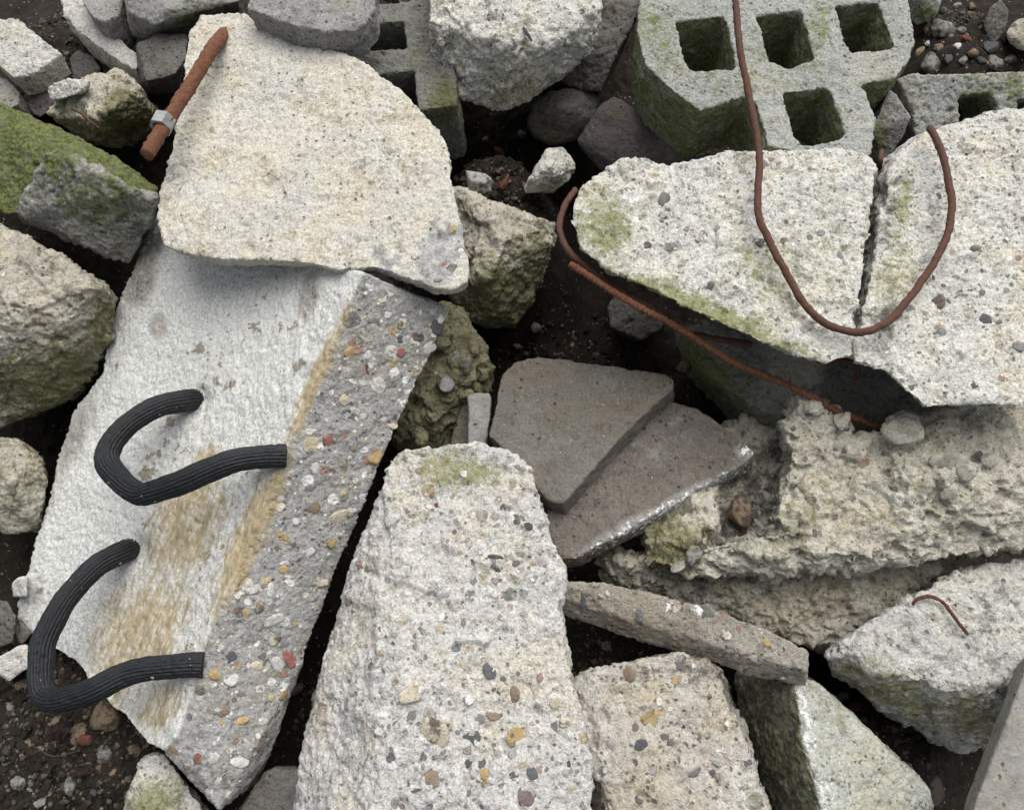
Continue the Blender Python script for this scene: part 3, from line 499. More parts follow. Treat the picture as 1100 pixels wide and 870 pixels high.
R('paver', 'dark smooth square paver leaning on the rougher paver', 'paving slab', 'paver', top=[(524, 468), (532, 438), (538, 402), (552, 388), (578, 382), (640, 391), (714, 402), (724, 408), (722, 418), (700, 437), (660, 478), (604, 541), (590, 538), (568, 514), (544, 486)], z=(.30, .030, .026), th=.06, taper=1., nrm=True, rough=(.0018, .0018, .0008), sm=1, masks={'stain': [('b', 610, 420, 60, 30, 20, .45), ('b', 560, 480, 40, 34, 0, .5), ('b', 668, 488, 100, 13, -47, .95), ('b', 590, 546, 30, 12, 10, .7)]})
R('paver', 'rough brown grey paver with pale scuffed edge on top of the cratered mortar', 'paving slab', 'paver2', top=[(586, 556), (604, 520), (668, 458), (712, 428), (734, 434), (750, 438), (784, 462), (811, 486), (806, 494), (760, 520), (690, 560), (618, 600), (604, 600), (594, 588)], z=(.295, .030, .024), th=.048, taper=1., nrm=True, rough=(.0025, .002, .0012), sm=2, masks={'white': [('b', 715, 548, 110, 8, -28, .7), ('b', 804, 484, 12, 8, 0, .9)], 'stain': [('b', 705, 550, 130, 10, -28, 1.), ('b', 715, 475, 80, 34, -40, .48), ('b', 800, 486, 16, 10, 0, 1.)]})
R('broken_paver', 'thin broken brown paver lying across above the two bottom rocks', 'paving slab', 'brown', hulls=[[(597, 622, .352), (640, 624, .354), (700, 636, .356), (760, 651, .358), (820, 674, .36), (869, 699, .362), (868, 722, .358), (800, 704, .352), (740, 684, .348), (680, 662, .345), (600, 642, .342), (866, 738, .315), (800, 724, .31), (700, 690, .305), (640, 671, .30), (600, 660, .30), (640, 645, .27), (850, 712, .285)]], rough=(.002, .0022, .0018), sm=1, masks={'white': [('b', 755, 655, 12, 6, 20, .9), ('b', 720, 652, 7, 6, 0, .8), ('b', 822, 676, 14, 5, 25, .6)], 'dark': [('b', 720, 700, 150, 10, 18, .3)]})
# ------------------------------------------------------------------ right hand slabs
AAp = [(612, 238), (615, 216), (622, 200), (640, 184), (662, 174), (688, 172), (720, 175), (760, 168), (800, 160), (850, 158), (900, 158), (930, 166), (943, 180), (942, 200), (935, 226), (936, 250), (930, 290), (925, 330), (918, 384), (890, 392), (862, 384), (830, 374), (790, 356), (752, 340), (716, 320), (684, 304), (650, 290), (624, 268)]
R('concrete_slab', 'pale speckled slab with mossy end, left half of the cracked pair under the loop', 'concrete slab', 'pale', top=AAp, z=(.485, .006, 0), th=.12, taper=.80, shift=(.1, .75), rough=(.007, .004, .0025), sm=6, masks={'white': [('b', 678, 212, 12, 6, 0, 1.), ('b', 682, 238, 5, 9, 0, .9), ('b', 700, 205, 8, 5, 0, .6)], 'moss': [('b', 650, 245, 46, 50, 30, .55), ('b', 760, 335, 150, 18, 22, .62), ('b', 830, 290, 60, 60, 0, .3), ('b', 890, 270, 40, 90, 0, .25)]})
ABp = [(953, 186), (962, 168), (990, 146), (1030, 130), (1062, 121), (1140, 114), (1140, 440), (1050, 434), (996, 440), (974, 420), (956, 402), (914, 392), (917, 372), (927, 334), (936, 290), (944, 252), (945, 230), (954, 205)]
R('concrete_slab', 'pale speckled slab at the right edge, right half of the cracked pair', 'concrete slab', 'pale', top=ABp, z=(.49, .004, 0), th=.12, taper=.88, shift=(.25, .8), rough=(.007, .004, .0025), sm=6, masks={'moss': [('b', 966, 230, 14, 60, 10, .55), ('b', 960, 300, 22, 80, 10, .4)], 'dark': [('b', 950, 345, 22, 40, 20, .5), ('b', 954, 240, 9, 60, 10, .5)]})
R('concrete_slab', 'greenish grey slab tilted in the shadow underneath the speckled slab', 'concrete slab', 'under', hulls=[[(724, 352, .27), (760, 340, .30), (1010, 380, .31), (1010, 470, .31), (940, 470, .31), (820, 440, .30), (778, 418, .29), (726, 372, .25), (736, 402, .2), (760, 424, .18), (800, 470, .15), (840, 500, .15), (740, 360, .05), (1000, 390, .1), (1000, 470, .05), (830, 480, .05)]], rough=(.006, .004, .002), masks={'moss': [('b', 760, 400, 70, 30, 45, .7)]})
R('mortar_lump', 'long jagged tan mortar lump at the right with a stubby horn and a deep hollow', 'mortar lump', 'mortar', hulls=[
  [(838, 446, .36), (850, 434, .37), (868, 427, .375), (888, 438, .37), (905, 446, .365), (912, 456, .36), (896, 470, .36), (905, 500, .37), (852, 500, .36), (850, 450, .2), (900, 460, .2), (850, 500, .2)],
  [(850, 495, .35), (905, 474, .37), (940, 464, .38), (1000, 480, .40), (940, 600, .37), (850, 592, .35), (832, 560, .345), (838, 528, .35), (842, 505, .2), (1000, 480, .2), (940, 600, .2), (850, 590, .2)],
  [(940, 466, .385), (962, 452, .39), (985, 460, .395), (1004, 446, .395), (1050, 433, .395), (1140, 436, .39), (1140, 580, .36), (1060, 596, .36), (1000, 590, .36), (940, 606, .35), (980, 520, .41), (1140, 510, .41), (950, 470, .24), (1140, 440, .24), (1140, 580, .24), (950, 600, .24)],
  [(800, 590, .33), (850, 570, .36), (960, 580, .37), (940, 610, .34), (850, 606, .33), (800, 618, .30), (740, 622, .28), (716, 610, .28), (750, 590, .31), (740, 610, .18), (940, 600, .2), (850, 570, .2)],
  [(838, 548, .345), (850, 600, .35), (780, 594, .33), (800, 582, .338), (822, 568, .342), (840, 560, .2), (790, 592, .2)],
  [(690, 560, .27), (760, 505, .29), (770, 520, .30), (762, 590, .31), (740, 618, .28), (700, 604, .26), (690, 580, .15), (760, 520, .15), (740, 615, .15)],
  [(740, 470, .24), (850, 440, .25), (850, 600, .25), (740, 600, .24), (740, 480, .1), (850, 450, .1), (850, 600, .1), (740, 600, .1)]],
  bumps=[(968, 463, .40, .020), (1012, 494, .398, .014), (1036, 508, .408, .011), (905, 452, .37, .010), (866, 440, .37, .014), (850, 462, .362, .013), (912, 490, .372, .010), (744, 598, .315, .011), (728, 608, .29, .011), (1085, 470, .385, .016)],
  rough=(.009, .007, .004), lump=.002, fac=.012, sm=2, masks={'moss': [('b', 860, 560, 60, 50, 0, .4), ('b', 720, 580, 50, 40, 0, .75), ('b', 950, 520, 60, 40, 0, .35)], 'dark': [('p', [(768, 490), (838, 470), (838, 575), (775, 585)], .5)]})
R('concrete_boulder', 'brown grey rock in the shadow underneath the jagged mortar lump', 'boulder', 'mud', hulls=[[(650, 600, .22), (700, 600, .24), (860, 600, .26), (1010, 596, .27), (1000, 630, .26), (950, 660, .25), (892, 694, .22), (862, 692, .2), (780, 650, .2), (700, 640, .18), (650, 620, .17), (660, 610, .02), (990, 610, .02), (870, 680, .02)]], rough=(.010, .008, .004), lump=.009, masks={'dark': [('b', 740, 625, 90, 25, 8, .4)], 'stain': [('a', 0)]})
R('concrete_boulder', 'grey mossy boulder at the right edge with a thin rusty wire on it', 'boulder', 'pale2', hulls=[[(888, 704, .28), (900, 690, .30), (950, 662, .31), (984, 640, .32), (1040, 612, .32), (1150, 590, .32), (1150, 720, .32), (1080, 735, .33), (985, 716, .32), (940, 720, .31), (894, 722, .24), (920, 740, .2), (952, 756, .18), (990, 790, .13), (1030, 806, .13), (1072, 800, .15), (1062, 780, .22), (1030, 744, .32), (1150, 780, .14), (900, 700, .02), (1130, 610, .02), (1000, 780, .02), (1120, 780, .02)]], rough=(.009, .006, .003), lump=.003, masks={'moss': [('b', 960, 740, 90, 30, 25, .55), ('b', 1080, 660, 30, 40, 0, .3), ('b', 1050, 770, 50, 30, 30, .6)], 'dark': [('b', 1060, 660, 20, 60, 30, .3), ('b', 1075, 730, 30, 50, 20, .3)]})
R('concrete_boulder', 'tall pale pebbly rock at the bottom middle with green moss on its top end', 'boulder', 'tall', top=[(410, 520), (418, 496), (432, 484), (462, 477), (512, 478), (546, 484), (572, 500), (580, 530), (594, 580), (603, 612), (603, 660), (612, 720), (626, 772), (636, 820), (640, 920), (400, 920), (404, 840), (412, 770), (418, 700), (424, 640), (416, 580)], z=(.41, 0, -.004), th=.3, taper=.92, rough=(.007, .005, .003), sm=6,
  hulls=[[(410, 520, .40), (424, 640, .405), (412, 770, .40), (400, 920, .40), (396, 580, .36), (376, 636, .34), (368, 680, .33), (346, 720, .31), (338, 770, .30), (322, 826, .29), (316, 920, .29), (410, 540, .1), (380, 640, .1), (345, 730, .05), (330, 900, .05), (410, 900, .1)]],
  masks={'moss': [('b', 490, 505, 70, 30, 5, .75), ('b', 540, 620, 60, 40, 0, .3), ('b', 450, 530, 30, 50, 0, .3)], 'stain': [('a', 0)]})
R('concrete_boulder', 'brown speckled rock at the bottom edge right of the tall pale rock', 'boulder', 'peb', hulls=[[(610, 738, .30), (640, 720, .325), (690, 706, .33), (740, 702, .325), (762, 708, .32), (778, 732, .32), (792, 776, .32), (812, 826, .32), (836, 900, .32), (660, 900, .33), (650, 820, .325), (640, 780, .32), (624, 760, .3), (630, 800, .2), (640, 900, .2), (630, 740, .02), (770, 720, .02), (830, 890, .02), (640, 890, .02)]], rough=(.008, .005, .003), sm=5, masks={'moss': [('b', 760, 780, 30, 70, 20, .15)], 'dark': [('b', 730, 720, 60, 18, 0, .3)]})
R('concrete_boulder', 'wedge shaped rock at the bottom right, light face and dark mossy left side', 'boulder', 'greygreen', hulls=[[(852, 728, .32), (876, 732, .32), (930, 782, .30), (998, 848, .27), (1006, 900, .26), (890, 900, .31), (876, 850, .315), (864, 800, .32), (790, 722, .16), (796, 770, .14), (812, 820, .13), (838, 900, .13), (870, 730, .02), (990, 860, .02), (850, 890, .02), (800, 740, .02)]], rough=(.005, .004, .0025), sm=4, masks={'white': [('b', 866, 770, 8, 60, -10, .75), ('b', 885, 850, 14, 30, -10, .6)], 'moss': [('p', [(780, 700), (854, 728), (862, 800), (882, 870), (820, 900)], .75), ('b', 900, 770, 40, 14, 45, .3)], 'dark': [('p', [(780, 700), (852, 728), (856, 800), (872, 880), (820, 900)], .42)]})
R('concrete_slab', 'smooth plain grey slab corner at the bottom right edge', 'concrete slab', 'slab', top=[(1112, 690), (1200, 690), (1200, 930), (1028, 930), (1048, 862), (1078, 784)], z=(.38, 0, 0), th=.05, taper=.8, rough=(.001, .001, .0006), sm=3)
# ------------------------------------------------------------------ rusty bars
def bar(name, label, px, r, **k):
    o = sweep(name, [P(*p) for p in px], r, M['flaky' if 'ribbed' in name else 'rust'], n=k.pop('n', 16), seg=12, jit=.0012, wob=.0011, **k); tag(o, label, 'rebar'); return o
twist = lambda s, a: 1+.22*max(0, math.sin(s*800+a))
bar('bent_rebar', 'long rusty bar bent into a big loop over the cracked pair of speckled slabs', [(786, -60, .56), (790, 0, .55), (796, 60, .54), (808, 120, .53), (816, 170, .522), (814, 226, .515), (826, 258, .513), (846, 296, .512), (864, 326, .511), (888, 348, .511), (924, 357, .512), (956, 344, .515), (980, 316, .517), (1002, 284, .519), (1018, 252, .522), (1022, 214, .526), (1014, 172, .527), (1006, 150, .525), (999, 138, .518)], .0057)
bar('bent_rebar', 'smooth rusty bar curling around the mossy end of the speckled slab', [(618, 204, .42), (606, 222, .44), (601, 246, .445), (611, 270, .445), (634, 290, .44), (668, 314, .435), (700, 331, .43), (722, 350, .42), (740, 358, .40), (780, 366, .385), (806, 370, .37)], .0055)
bar('ribbed_rebar', 'thin ribbed rusty bar running down right into the gap above the mortar lump', [(612, 284, .452), (650, 308, .45), (690, 332, .446), (718, 346, .436), (746, 363, .425), (790, 390, .41), (850, 416, .395), (900, 442, .375), (950, 462, .35)], .0052, rfun=twist, n=46)
bar('rebar_stub', 'short rusty stub poking from under the cracked slabs below the loop', [(880, 388, .40), (905, 388, .385), (918, 390, .385), (921, 398, .375), (921, 408, .365)], .0042)
bar('rebar_stub', 'tiny rusty stub standing in the crack beside the grey shard', [(947, 162, .45), (946, 172, .47), (944, 182, .43)], .004)
bar('rusty_wire', 'thin curved rusty wire lying on the grey mossy boulder', [(980, 650, .325), (986, 643, .332), (1000, 640, .336), (1014, 648, .337), (1024, 662, .337), (1040, 681, .336)], .0026)
#@@SOIL
# ------------------------------------------------------------------ soil
ctr = np.arange(-1.5, 1.5001, .0075); outn = np.array([1.6, 1.8, 2.2, 3, 4.5, 8, 15, 30, 60.]); ax = np.concatenate([-outn[::-1], ctr, outn])
X, Y = np.meshgrid(ax, ax); V = np.stack([X.ravel(), Y.ravel(), 0*X.ravel()], 1)
zz = np.full(len(V), -.15)
for px, py, h, r in ((70, 810, .05, .22), (530, 185, .20, .13), (1050, 40, .235, .22), (60, 60, .12, .28), (650, 60, .10, .25), (960, 820, .06, .15), (430, 60, .12, .2), (560, 230, .16, .1)):
    c = P(px, py, h); d = np.hypot(V[:, 0]-c[0], V[:, 1]-c[1])/r; zz = np.maximum(zz, (h+.15)*np.exp(-d**2.6*.6)-.15)
near = np.exp(-(np.hypot(V[:, 0], V[:, 1])/2.2)**4)
def soil_noise(V): return (.012*fbm(V, 8., 3)+.010*fbm(V+4, 38., 3, .65)+.006*np.maximum(0, fbm(V+8, 90., 2)))
zz = zz+soil_noise(V*np.array([1, 1, 0]))*near+.05*fbm(V, .7, 2)*(1-near)
V[:, 2] = zz; n = len(ax); idx = np.arange(n*n).reshape(n, n)
fc = np.stack([idx[:-1, :-1], idx[:-1, 1:], idx[1:, 1:], idx[1:, :-1]], -1).reshape(-1, 4)
me = bpy.data.meshes.new('ground'); me.from_pydata(V.tolist(), [], fc.tolist()); me.polygons.foreach_set('use_smooth', np.ones(len(fc), bool))
me.materials.append(M['soil']); g = bpy.data.objects.new('ground', me); COL.objects.link(g); g['kind'] = 'structure'
def ground_z(x, y):
    i = np.clip(np.searchsorted(ax, x), 0, n-1); j = np.clip(np.searchsorted(ax, y), 0, n-1); return zz[j*n+i]
def on_ground(px, py):
    z = .1
    for _ in range(12): p = P(px, py, z); z = z*.4+.6*float(ground_z(p[0], p[1]))
    return P(px, py, z)
def ico(sub):
    b = bmesh.new(); bmesh.ops.create_icosphere(b, subdivisions=sub, radius=1); b.verts.ensure_lookup_table()
    v = np.array([x.co[:] for x in b.verts]); f = [[y.index for y in x.verts] for x in b.faces]; b.free(); return v, f
def clods(name, spots, smin, smax, mat, per, kind='stuff'):
    iv, jf = ico(1); VV, FF = [], []
    for (px, py, rr) in spots:
        c = P(px, py, .1)
        for k in range(per):
            x, y = c[0]+random.gauss(0, rr), c[1]+random.gauss(0, rr); s = smin+(smax-smin)*random.random()**3
            v = iv*np.array([s*random.uniform(.7, 1.4), s*random.uniform(.7, 1.3), s*random.uniform(.5, .9)])*(1+_rng.uniform(-.3, .3, (len(iv), 1)))
            a = random.random()*6.28; v = v@np.array([[math.cos(a), -math.sin(a), 0], [math.sin(a), math.cos(a), 0], [0, 0, 1]])
            b0 = len(VV)*len(iv); VV.append(v+[x, y, float(ground_z(x, y))+s*.2]); FF += [[i+b0 for i in f] for f in jf]
    me = bpy.data.meshes.new(name); me.from_pydata(np.concatenate(VV).tolist(), [], FF); me.materials.append(mat); o = bpy.data.objects.new(name, me); COL.objects.link(o); o['kind'] = kind; return o
sp = [(70, 800, .10), (40, 850, .1), (120, 840, .07), (530, 180, .06), (545, 220, .05), (1040, 40, .08), (1080, 60, .08), (60, 50, .12), (640, 360, .1), (960, 800, .08), (30, 740, .06)]
vis = [(60, 800, .10), (30, 850, .09), (110, 830, .07), (1040, 40, .07), (1000, 40, .05), (1085, 60, .06), (535, 185, .05), (545, 225, .05), (620, 340, .08), (960, 800, .07), (650, 700, .06), (330, 740, .05), (60, 40, .09), (30, 745, .05)]
tag(clods('soil_crumbs', sp, .002, .010, M['soil'], 350), 'dark crumbly soil between the broken concrete', 'soil', kind='stuff')
tag(clods('gravel', vis, .0012, .0062, M['grit'], 520), 'fine mixed grit scattered over the dark soil', 'gravel', kind='stuff')
_pv, _pf = ico(4)
def pebble(px, py, r, mat, label, group=None, lift=.12, el=(1.2, .9, .7), name='pebble', z=None, cat='pebble'):
    c = on_ground(px, py) if z is None else P(px, py, z); s = r/(F/1.4); SEED[0] += 1; q = _pv+SEED[0]*3.1; rs = np.random.RandomState(SEED[0])
    d = np.full(len(_pv), 1.25)                                # cut the ball by random planes: worn, angular stone
    for _ in range(13):
        k = rs.normal(size=3); k /= np.linalg.norm(k); t = _pv@k; d = np.minimum(d, np.where(t > .05, rs.uniform(.72, 1.0)/np.maximum(t, .05), 9))
    v = _pv*(d*(1+.10*fbm(q, 1.3, 3)+.05*fbm(q, 5., 3)))[:, None]*np.array(el)*s*rs.uniform(.9, 1.15, 3)
    a = SEED[0]*1.7; v = v@np.array([[math.cos(a), -math.sin(a), 0], [math.sin(a), math.cos(a), 0], [0, 0, 1]])
    me = bpy.data.meshes.new(name); me.from_pydata(v.tolist(), [], _pf); me.polygons.foreach_set('use_smooth', np.ones(len(_pf), bool)); me.materials.append(M[mat])
    o = bpy.data.objects.new(name, me); COL.objects.link(o); o.location = c+np.array([0, 0, s*lift]); tag(o, label, cat, group); return o
# pit in the middle
R('stone', 'small pale lumpy stone lying on the soil beside the curled rusty bar', 'stone', 'pale2', hulls=[[(566, 196, .26), (574, 180, .27), (588, 160, .27), (604, 158, .27), (615, 176, .26), (612, 196, .24), (594, 208, .22), (564, 206, .22), (590, 180, .285), (575, 190, .16), (610, 180, .16), (592, 205, .15)]], rough=(.006, .004, .002), vox=.0022, masks={'moss': [('b', 596, 200, 24, 14, 0, .6)]})
pebble(515, 196, 15, 'white', 'white rough pebble on the dark soil right of the cream slab', el=(1.1, .8, .7))
pebble(541, 196, 10, 'brick', 'small red brick chip beside the white rough pebble', el=(1.2, .7, .6), name='brick_chip', cat='brick chip')
pebble(537, 165, 9, 'brick', 'dull red brick shard on the soil above the white rough pebble', el=(1.1, .8, .4), name='brick_chip', cat='brick chip')
pebble(537, 219, 5, 'white', 'tiny white pebble just below the red brick chip')
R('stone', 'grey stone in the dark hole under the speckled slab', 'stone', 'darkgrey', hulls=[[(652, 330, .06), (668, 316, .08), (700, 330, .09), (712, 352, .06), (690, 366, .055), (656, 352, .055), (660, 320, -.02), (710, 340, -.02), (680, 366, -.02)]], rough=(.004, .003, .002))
pebble(736, 392, 7, 'tan', 'tan pebble stuck on the side of the greenish slab', z=.225)
pebble(793, 550, 14, 'tan', 'pinkish tan stone resting in the hollow of the mortar lump', z=.27, cat='stone', name='stone', el=(1, .9, .9))
pebble(806, 553, 6, 'slate', 'tiny black pebble beside the pinkish tan stone', z=.265)
pebble(745, 598, 8, 'lime', 'small pale pebble on the left rim of the hollow in the mortar lump', z=.315, el=(1, 1, .6))
pebble(918, 760, 8, 'brick', 'reddish chip in the dark gap beside the wedge shaped rock', name='brick_chip', cat='brick chip')
pebble(1004, 845, 12, 'leaf', 'flat brown chip at the bottom of the dark gap by the smooth grey slab', name='brick_chip', cat='brick chip', el=(1.4, .7, .3))
# pebbles cast into the broken faces: parts of their slab or rock
from mathutils.bvhtree import BVHTree
def embed(owner, spots):
    me = owner.data; v = getv(me); off = np.array(owner.location); fl = [tuple(p.vertices) for p in me.polygons]; bvh = BVHTree.FromPolygons(v.tolist(), fl)
    for px, py, rx, ry, ang, m in spots:
        d = ray(px, py); hitp, nn, _, _ = bvh.ray_cast(Vector(CAM-off), Vector(d/np.linalg.norm(d)))
        if hitp is None: continue
        k = np.linalg.norm(np.array(hitp)+off-CAM)/F; SEED[0] += 1; q = _qv+SEED[0]*3.1
        a = math.radians(-ang); e1 = rt*math.cos(a)+up*math.sin(a); n3 = np.array(nn); e1 = e1-n3*np.dot(e1, n3); e1 /= np.linalg.norm(e1); e2 = np.cross(n3, e1)
        u = _qv*(1+.22*fbm(q, 1., 2)+.05*fbm(q, 4., 2))[:, None]
        w_ = u[:, :1]*e1*rx*k+u[:, 1:2]*e2*ry*k+u[:, 2:]*n3*min(rx, ry)*k*.24
        pm = bpy.data.meshes.new('pebble'); pm.from_pydata((w_+np.array(hitp)-n3*min(rx, ry)*k*.12).tolist(), [], _qf); pm.polygons.foreach_set('use_smooth', np.ones(len(_qf), bool))
        pm.materials.append(M.get('cast_'+m) or M[m]); o = bpy.data.objects.new('pebble', pm); COL.objects.link(o); o.parent = owner
_qv, _qf = ico(3)
for k_, a_, b_ in (('lime', (.27, .27, .26), (.20, .20, .19)), ('white', (.62, .61, .58), (.50, .49, .47)), ('slate', (.085, .088, .095), (.13, .13, .13)), ('tan', (.27, .20, .14), (.21, .165, .12)), ('brick', (.16, .065, .045), (.12, .05, .04))):
    M['cast_'+k_] = chip('cast_in_'+k_, a_, b_, dirt=.12)
M['mortarp'] = chip('mortar_coated_pebble', (.44, .42, .36), (.33, .31, .25), dirt=.25); M['ochre'] = chip('ochre_pebble', (.38, .25, .10), (.46, .38, .22)); M['creamy'] = chip('cream_pebble', (.56, .50, .40), (.46, .40, .30)); M['redp'] = chip('red_pebble', (.30, .10, .085), (.34, .18, .15)); M['purp'] = chip('purple_pebble', (.15, .11, .115), (.20, .165, .16)); M['olivep'] = chip('olive_pebble', (.17, .175, .14), (.22, .22, .19))
embed(G, [(471, 351, 8, 9, 30, 'slate'), (394, 394, 3, 8, -10, 'brick'), (376, 379, 7, 6, 0, 'ochre'), (462, 374, 8, 6, 0, 'white'), (431, 349, 6, 5, 0, 'creamy'), (430, 364, 5, 5, 0, 'olivep'), (405, 346, 10, 4, 10, 'olivep'), (416, 337, 5, 5, 0, 'white'), (429, 379, 6, 6, 0, 'redp'), (394, 381, 5, 6, 0, 'white'), (449, 362, 6, 5, 0, 'purp'), (445, 397, 8, 7, 0, 'creamy'), (381, 410, 7, 3, 10, 'white'), (371, 429, 7, 6, -20, 'creamy'), (354, 474, 8, 7, 20, 'redp'), (402, 489, 8, 10, 10, 'ochre'), (422, 456, 6, 5, 0, 'creamy'), (338, 503, 5, 6, 0, 'white'), (366, 557, 15, 9, -8, 'creamy'), (336, 546, 8, 8, 0, 'tan'), (334, 525, 6, 6, 0, 'lime'), (354, 583, 6, 6, 0, 'ochre'), (371, 535, 7, 4, 0, 'olivep'), (375, 547, 8, 4, 10, 'white'), (330, 593, 8, 5, 0, 'white'), (305, 612, 6, 5, 0, 'ochre'), (270, 632, 8, 6, 10, 'white'), (292, 633, 5, 9, 10, 'white'), (346, 624, 8, 6, 0, 'creamy'), (264, 660, 7, 6, 0, 'ochre'), (296, 666, 12, 6, -10, 'white'), (293, 686, 8, 7, 0, 'creamy'), (280, 650, 7, 7, 0, 'creamy'), (312, 707, 7, 10, -30, 'redp'), (300, 713, 6, 9, -30, 'white'), (233, 725, 7, 6, 10, 'ochre'), (249, 729, 7, 7, 0, 'white'), (305, 747, 6, 5, 0, 'ochre'), (258, 773, 8, 4, 0, 'ochre'), (280, 800, 5, 5, 0, 'tan'), (214, 814, 5, 5, 0, 'redp'), (258, 818, 9, 5, 10, 'white'), (228, 815, 8, 5, -40, 'white'), (247, 705, 7, 7, 0, 'slate'), (216, 743, 6, 6, 0, 'olivep'), (187, 808, 4, 8, -30, 'tan'), (276, 715, 6, 5, 0, 'creamy'), (240, 765, 6, 5, 0, 'tan'), (318, 560, 4, 4, 0, 'white'), (300, 590, 6, 5, 0, 'creamy')])
ob = {o['label']: o for o in bpy.data.objects if 'label' in o}
embed(ob['tall pale pebbly rock at the bottom middle with green moss on its top end'], [(465, 789, 15, 18, -20, 'creamy'), (462, 836, 9, 9, 0, 'tan'), (507, 792, 9, 8, 30, 'slate'), (514, 796, 5, 6, 0, 'white'), (556, 792, 12, 9, 10, 'ochre'), (512, 772, 9, 5, 0, 'lime'), (446, 744, 18, 9, -15, 'creamy'), (439, 769, 8, 5, 0, 'olivep'), (519, 836, 8, 9, 20, 'ochre'), (566, 852, 10, 12, 20, 'purp'), (526, 720, 6, 9, -30, 'slate'), (551, 745, 8, 8, 0, 'tan'), (508, 603, 7, 4, 30, 'purp'), (531, 599, 9, 4, 0, 'purp'), (531, 610, 8, 4, 30, 'olivep'), (553, 604, 5, 5, 0, 'purp'), (556, 557, 9, 6, 10, 'olivep'), (541, 545, 4, 4, 0, 'slate'), (569, 565, 6, 4, 0, 'purp'), (469, 544, 4, 4, 0, 'brick'), (408, 667, 8, 5, -10, 'white'), (500, 509, 6, 4, 0, 'white'), (445, 503, 5, 4, 0, 'white'), (503, 820, 4, 4, 0, 'slate'), (517, 819, 4, 5, 0, 'slate'), (552, 833, 5, 4, 0, 'slate'), (572, 828, 6, 8, -20, 'slate'), (530, 768, 7, 5, 0, 'tan'), (447, 848, 6, 3, -30, 'slate'), (505, 750, 5, 8, 20, 'white'), (498, 670, 3, 6, 0, 'lime'), (536, 744, 5, 6, 0, 'slate'), (463, 868, 12, 5, 0, 'lime'), (610, 820, 7, 6, 0, 'purp'), (606, 775, 8, 5, 0, 'creamy'), (422, 822, 6, 4, 0, 'white'), (408, 785, 5, 5, 0, 'white')])
embed(ob['brown speckled rock at the bottom edge right of the tall pale rock'], [(704, 774, 15, 9, 15, 'ochre'), (747, 832, 8, 8, 0, 'lime'), (672, 722, 12, 8, 20, 'tan'), (690, 800, 8, 6, 0, 'slate'), (720, 796, 5, 4, 0, 'purp'), (733, 781, 4, 4, 0, 'slate'), (682, 780, 4, 5, 0, 'purp'), (750, 793, 4, 6, 0, 'olivep'), (772, 819, 7, 4, 20, 'lime'), (805, 818, 3, 3, 0, 'slate')])
embed(ob['pale speckled slab with mossy end, left half of the cracked pair under the loop'], [(717, 265, 8, 5, 10, 'lime'), (694, 263, 6, 6, 0, 'purp'), (762, 307, 6, 4, -30, 'lime'), (900, 276, 5, 7, 0, 'lime'), (816, 260, 5, 6, 0, 'slate'), (772, 245, 4, 5, 0, 'lime'), (736, 246, 4, 3, 0, 'lime'), (882, 250, 4, 4, 0, 'lime'), (820, 176, 5, 5, 0, 'lime'), (714, 214, 6, 7, 0, 'olivep')])
embed(ob['pale speckled slab at the right edge, right half of the cracked pair'], [(1049, 268, 6, 4, 0, 'olivep'), (1056, 344, 7, 6, 30, 'slate'), (1006, 324, 8, 8, 0, 'purp'), (1012, 358, 5, 5, 0, 'lime'), (988, 378, 7, 3, 10, 'purp'), (1076, 243, 6, 4, 0, 'lime'), (1096, 372, 7, 5, 0, 'lime'), (976, 333, 6, 5, 0, 'lime'), (1009, 213, 4, 6, 0, 'purp'), (1046, 414, 4, 3, 0, 'slate')])
embed(Fo, [(487, 288, 8, 7, 0, 'olivep'), (478, 284, 6, 4, -30, 'redp'), (487, 247, 4, 5, 0, 'ochre'), (446, 276, 5, 5, 0, 'creamy'), (470, 300, 5, 4, 0, 'lime'), (462, 247, 3, 3, 0, 'slate'), (495, 270, 4, 4, 0, 'white')])
embed(ob['long jagged tan mortar lump at the right with a stubby horn and a deep hollow'], [(969, 462, 19, 13, 5, 'mortarp'), (1022, 498, 20, 11, 10, 'mortarp'), (1038, 508, 8, 8, 0, 'mortarp'), (1020, 531, 8, 7, 0, 'mortarp'), (911, 493, 12, 6, 5, 'mortarp'), (876, 572, 5, 5, 0, 'purp'), (1063, 494, 8, 8, 0, 'mortarp'), (728, 608, 9, 7, 0, 'mortarp'), (770, 580, 10, 5, 0, 'mortarp'), (1080, 456, 10, 8, 0, 'mortarp'), (1056, 560, 6, 5, 0, 'mortarp'), (950, 570, 7, 5, 0, 'mortarp'), (862, 441, 6, 5, 0, 'mortarp'), (848, 577, 7, 6, 20, 'mortarp')])
embed(ob['thin broken brown paver lying across above the two bottom rocks'], [(725, 654, 6, 6, 0, 'creamy'), (757, 658, 10, 9, 0, 'olivep'), (780, 682, 5, 5, 0, 'creamy'), (644, 641, 4, 4, 0, 'creamy'), (654, 637, 4, 4, 0, 'creamy'), (625, 646, 5, 9, 0, 'slate'), (686, 660, 5, 8, 0, 'lime'), (812, 708, 6, 4, 30, 'creamy'), (825, 690, 5, 4, 0, 'ochre'), (777, 664, 6, 7, 0, 'tan')])
embed(ob['olive mossy pebbly rock between the pebbly cut edge and the dark pavers'], [(490, 388, 7, 7, 0, 'lime'), (480, 412, 8, 9, 0, 'lime'), (500, 390, 6, 6, 0, 'olivep'), (505, 372, 5, 5, 0, 'tan')])
pebble(566, 37, 8, 'slate', 'short black splinter lying on top of the pale chunk at the top edge', el=(1.5, .25, .3), z=.428, name='splinter', cat='splinter')
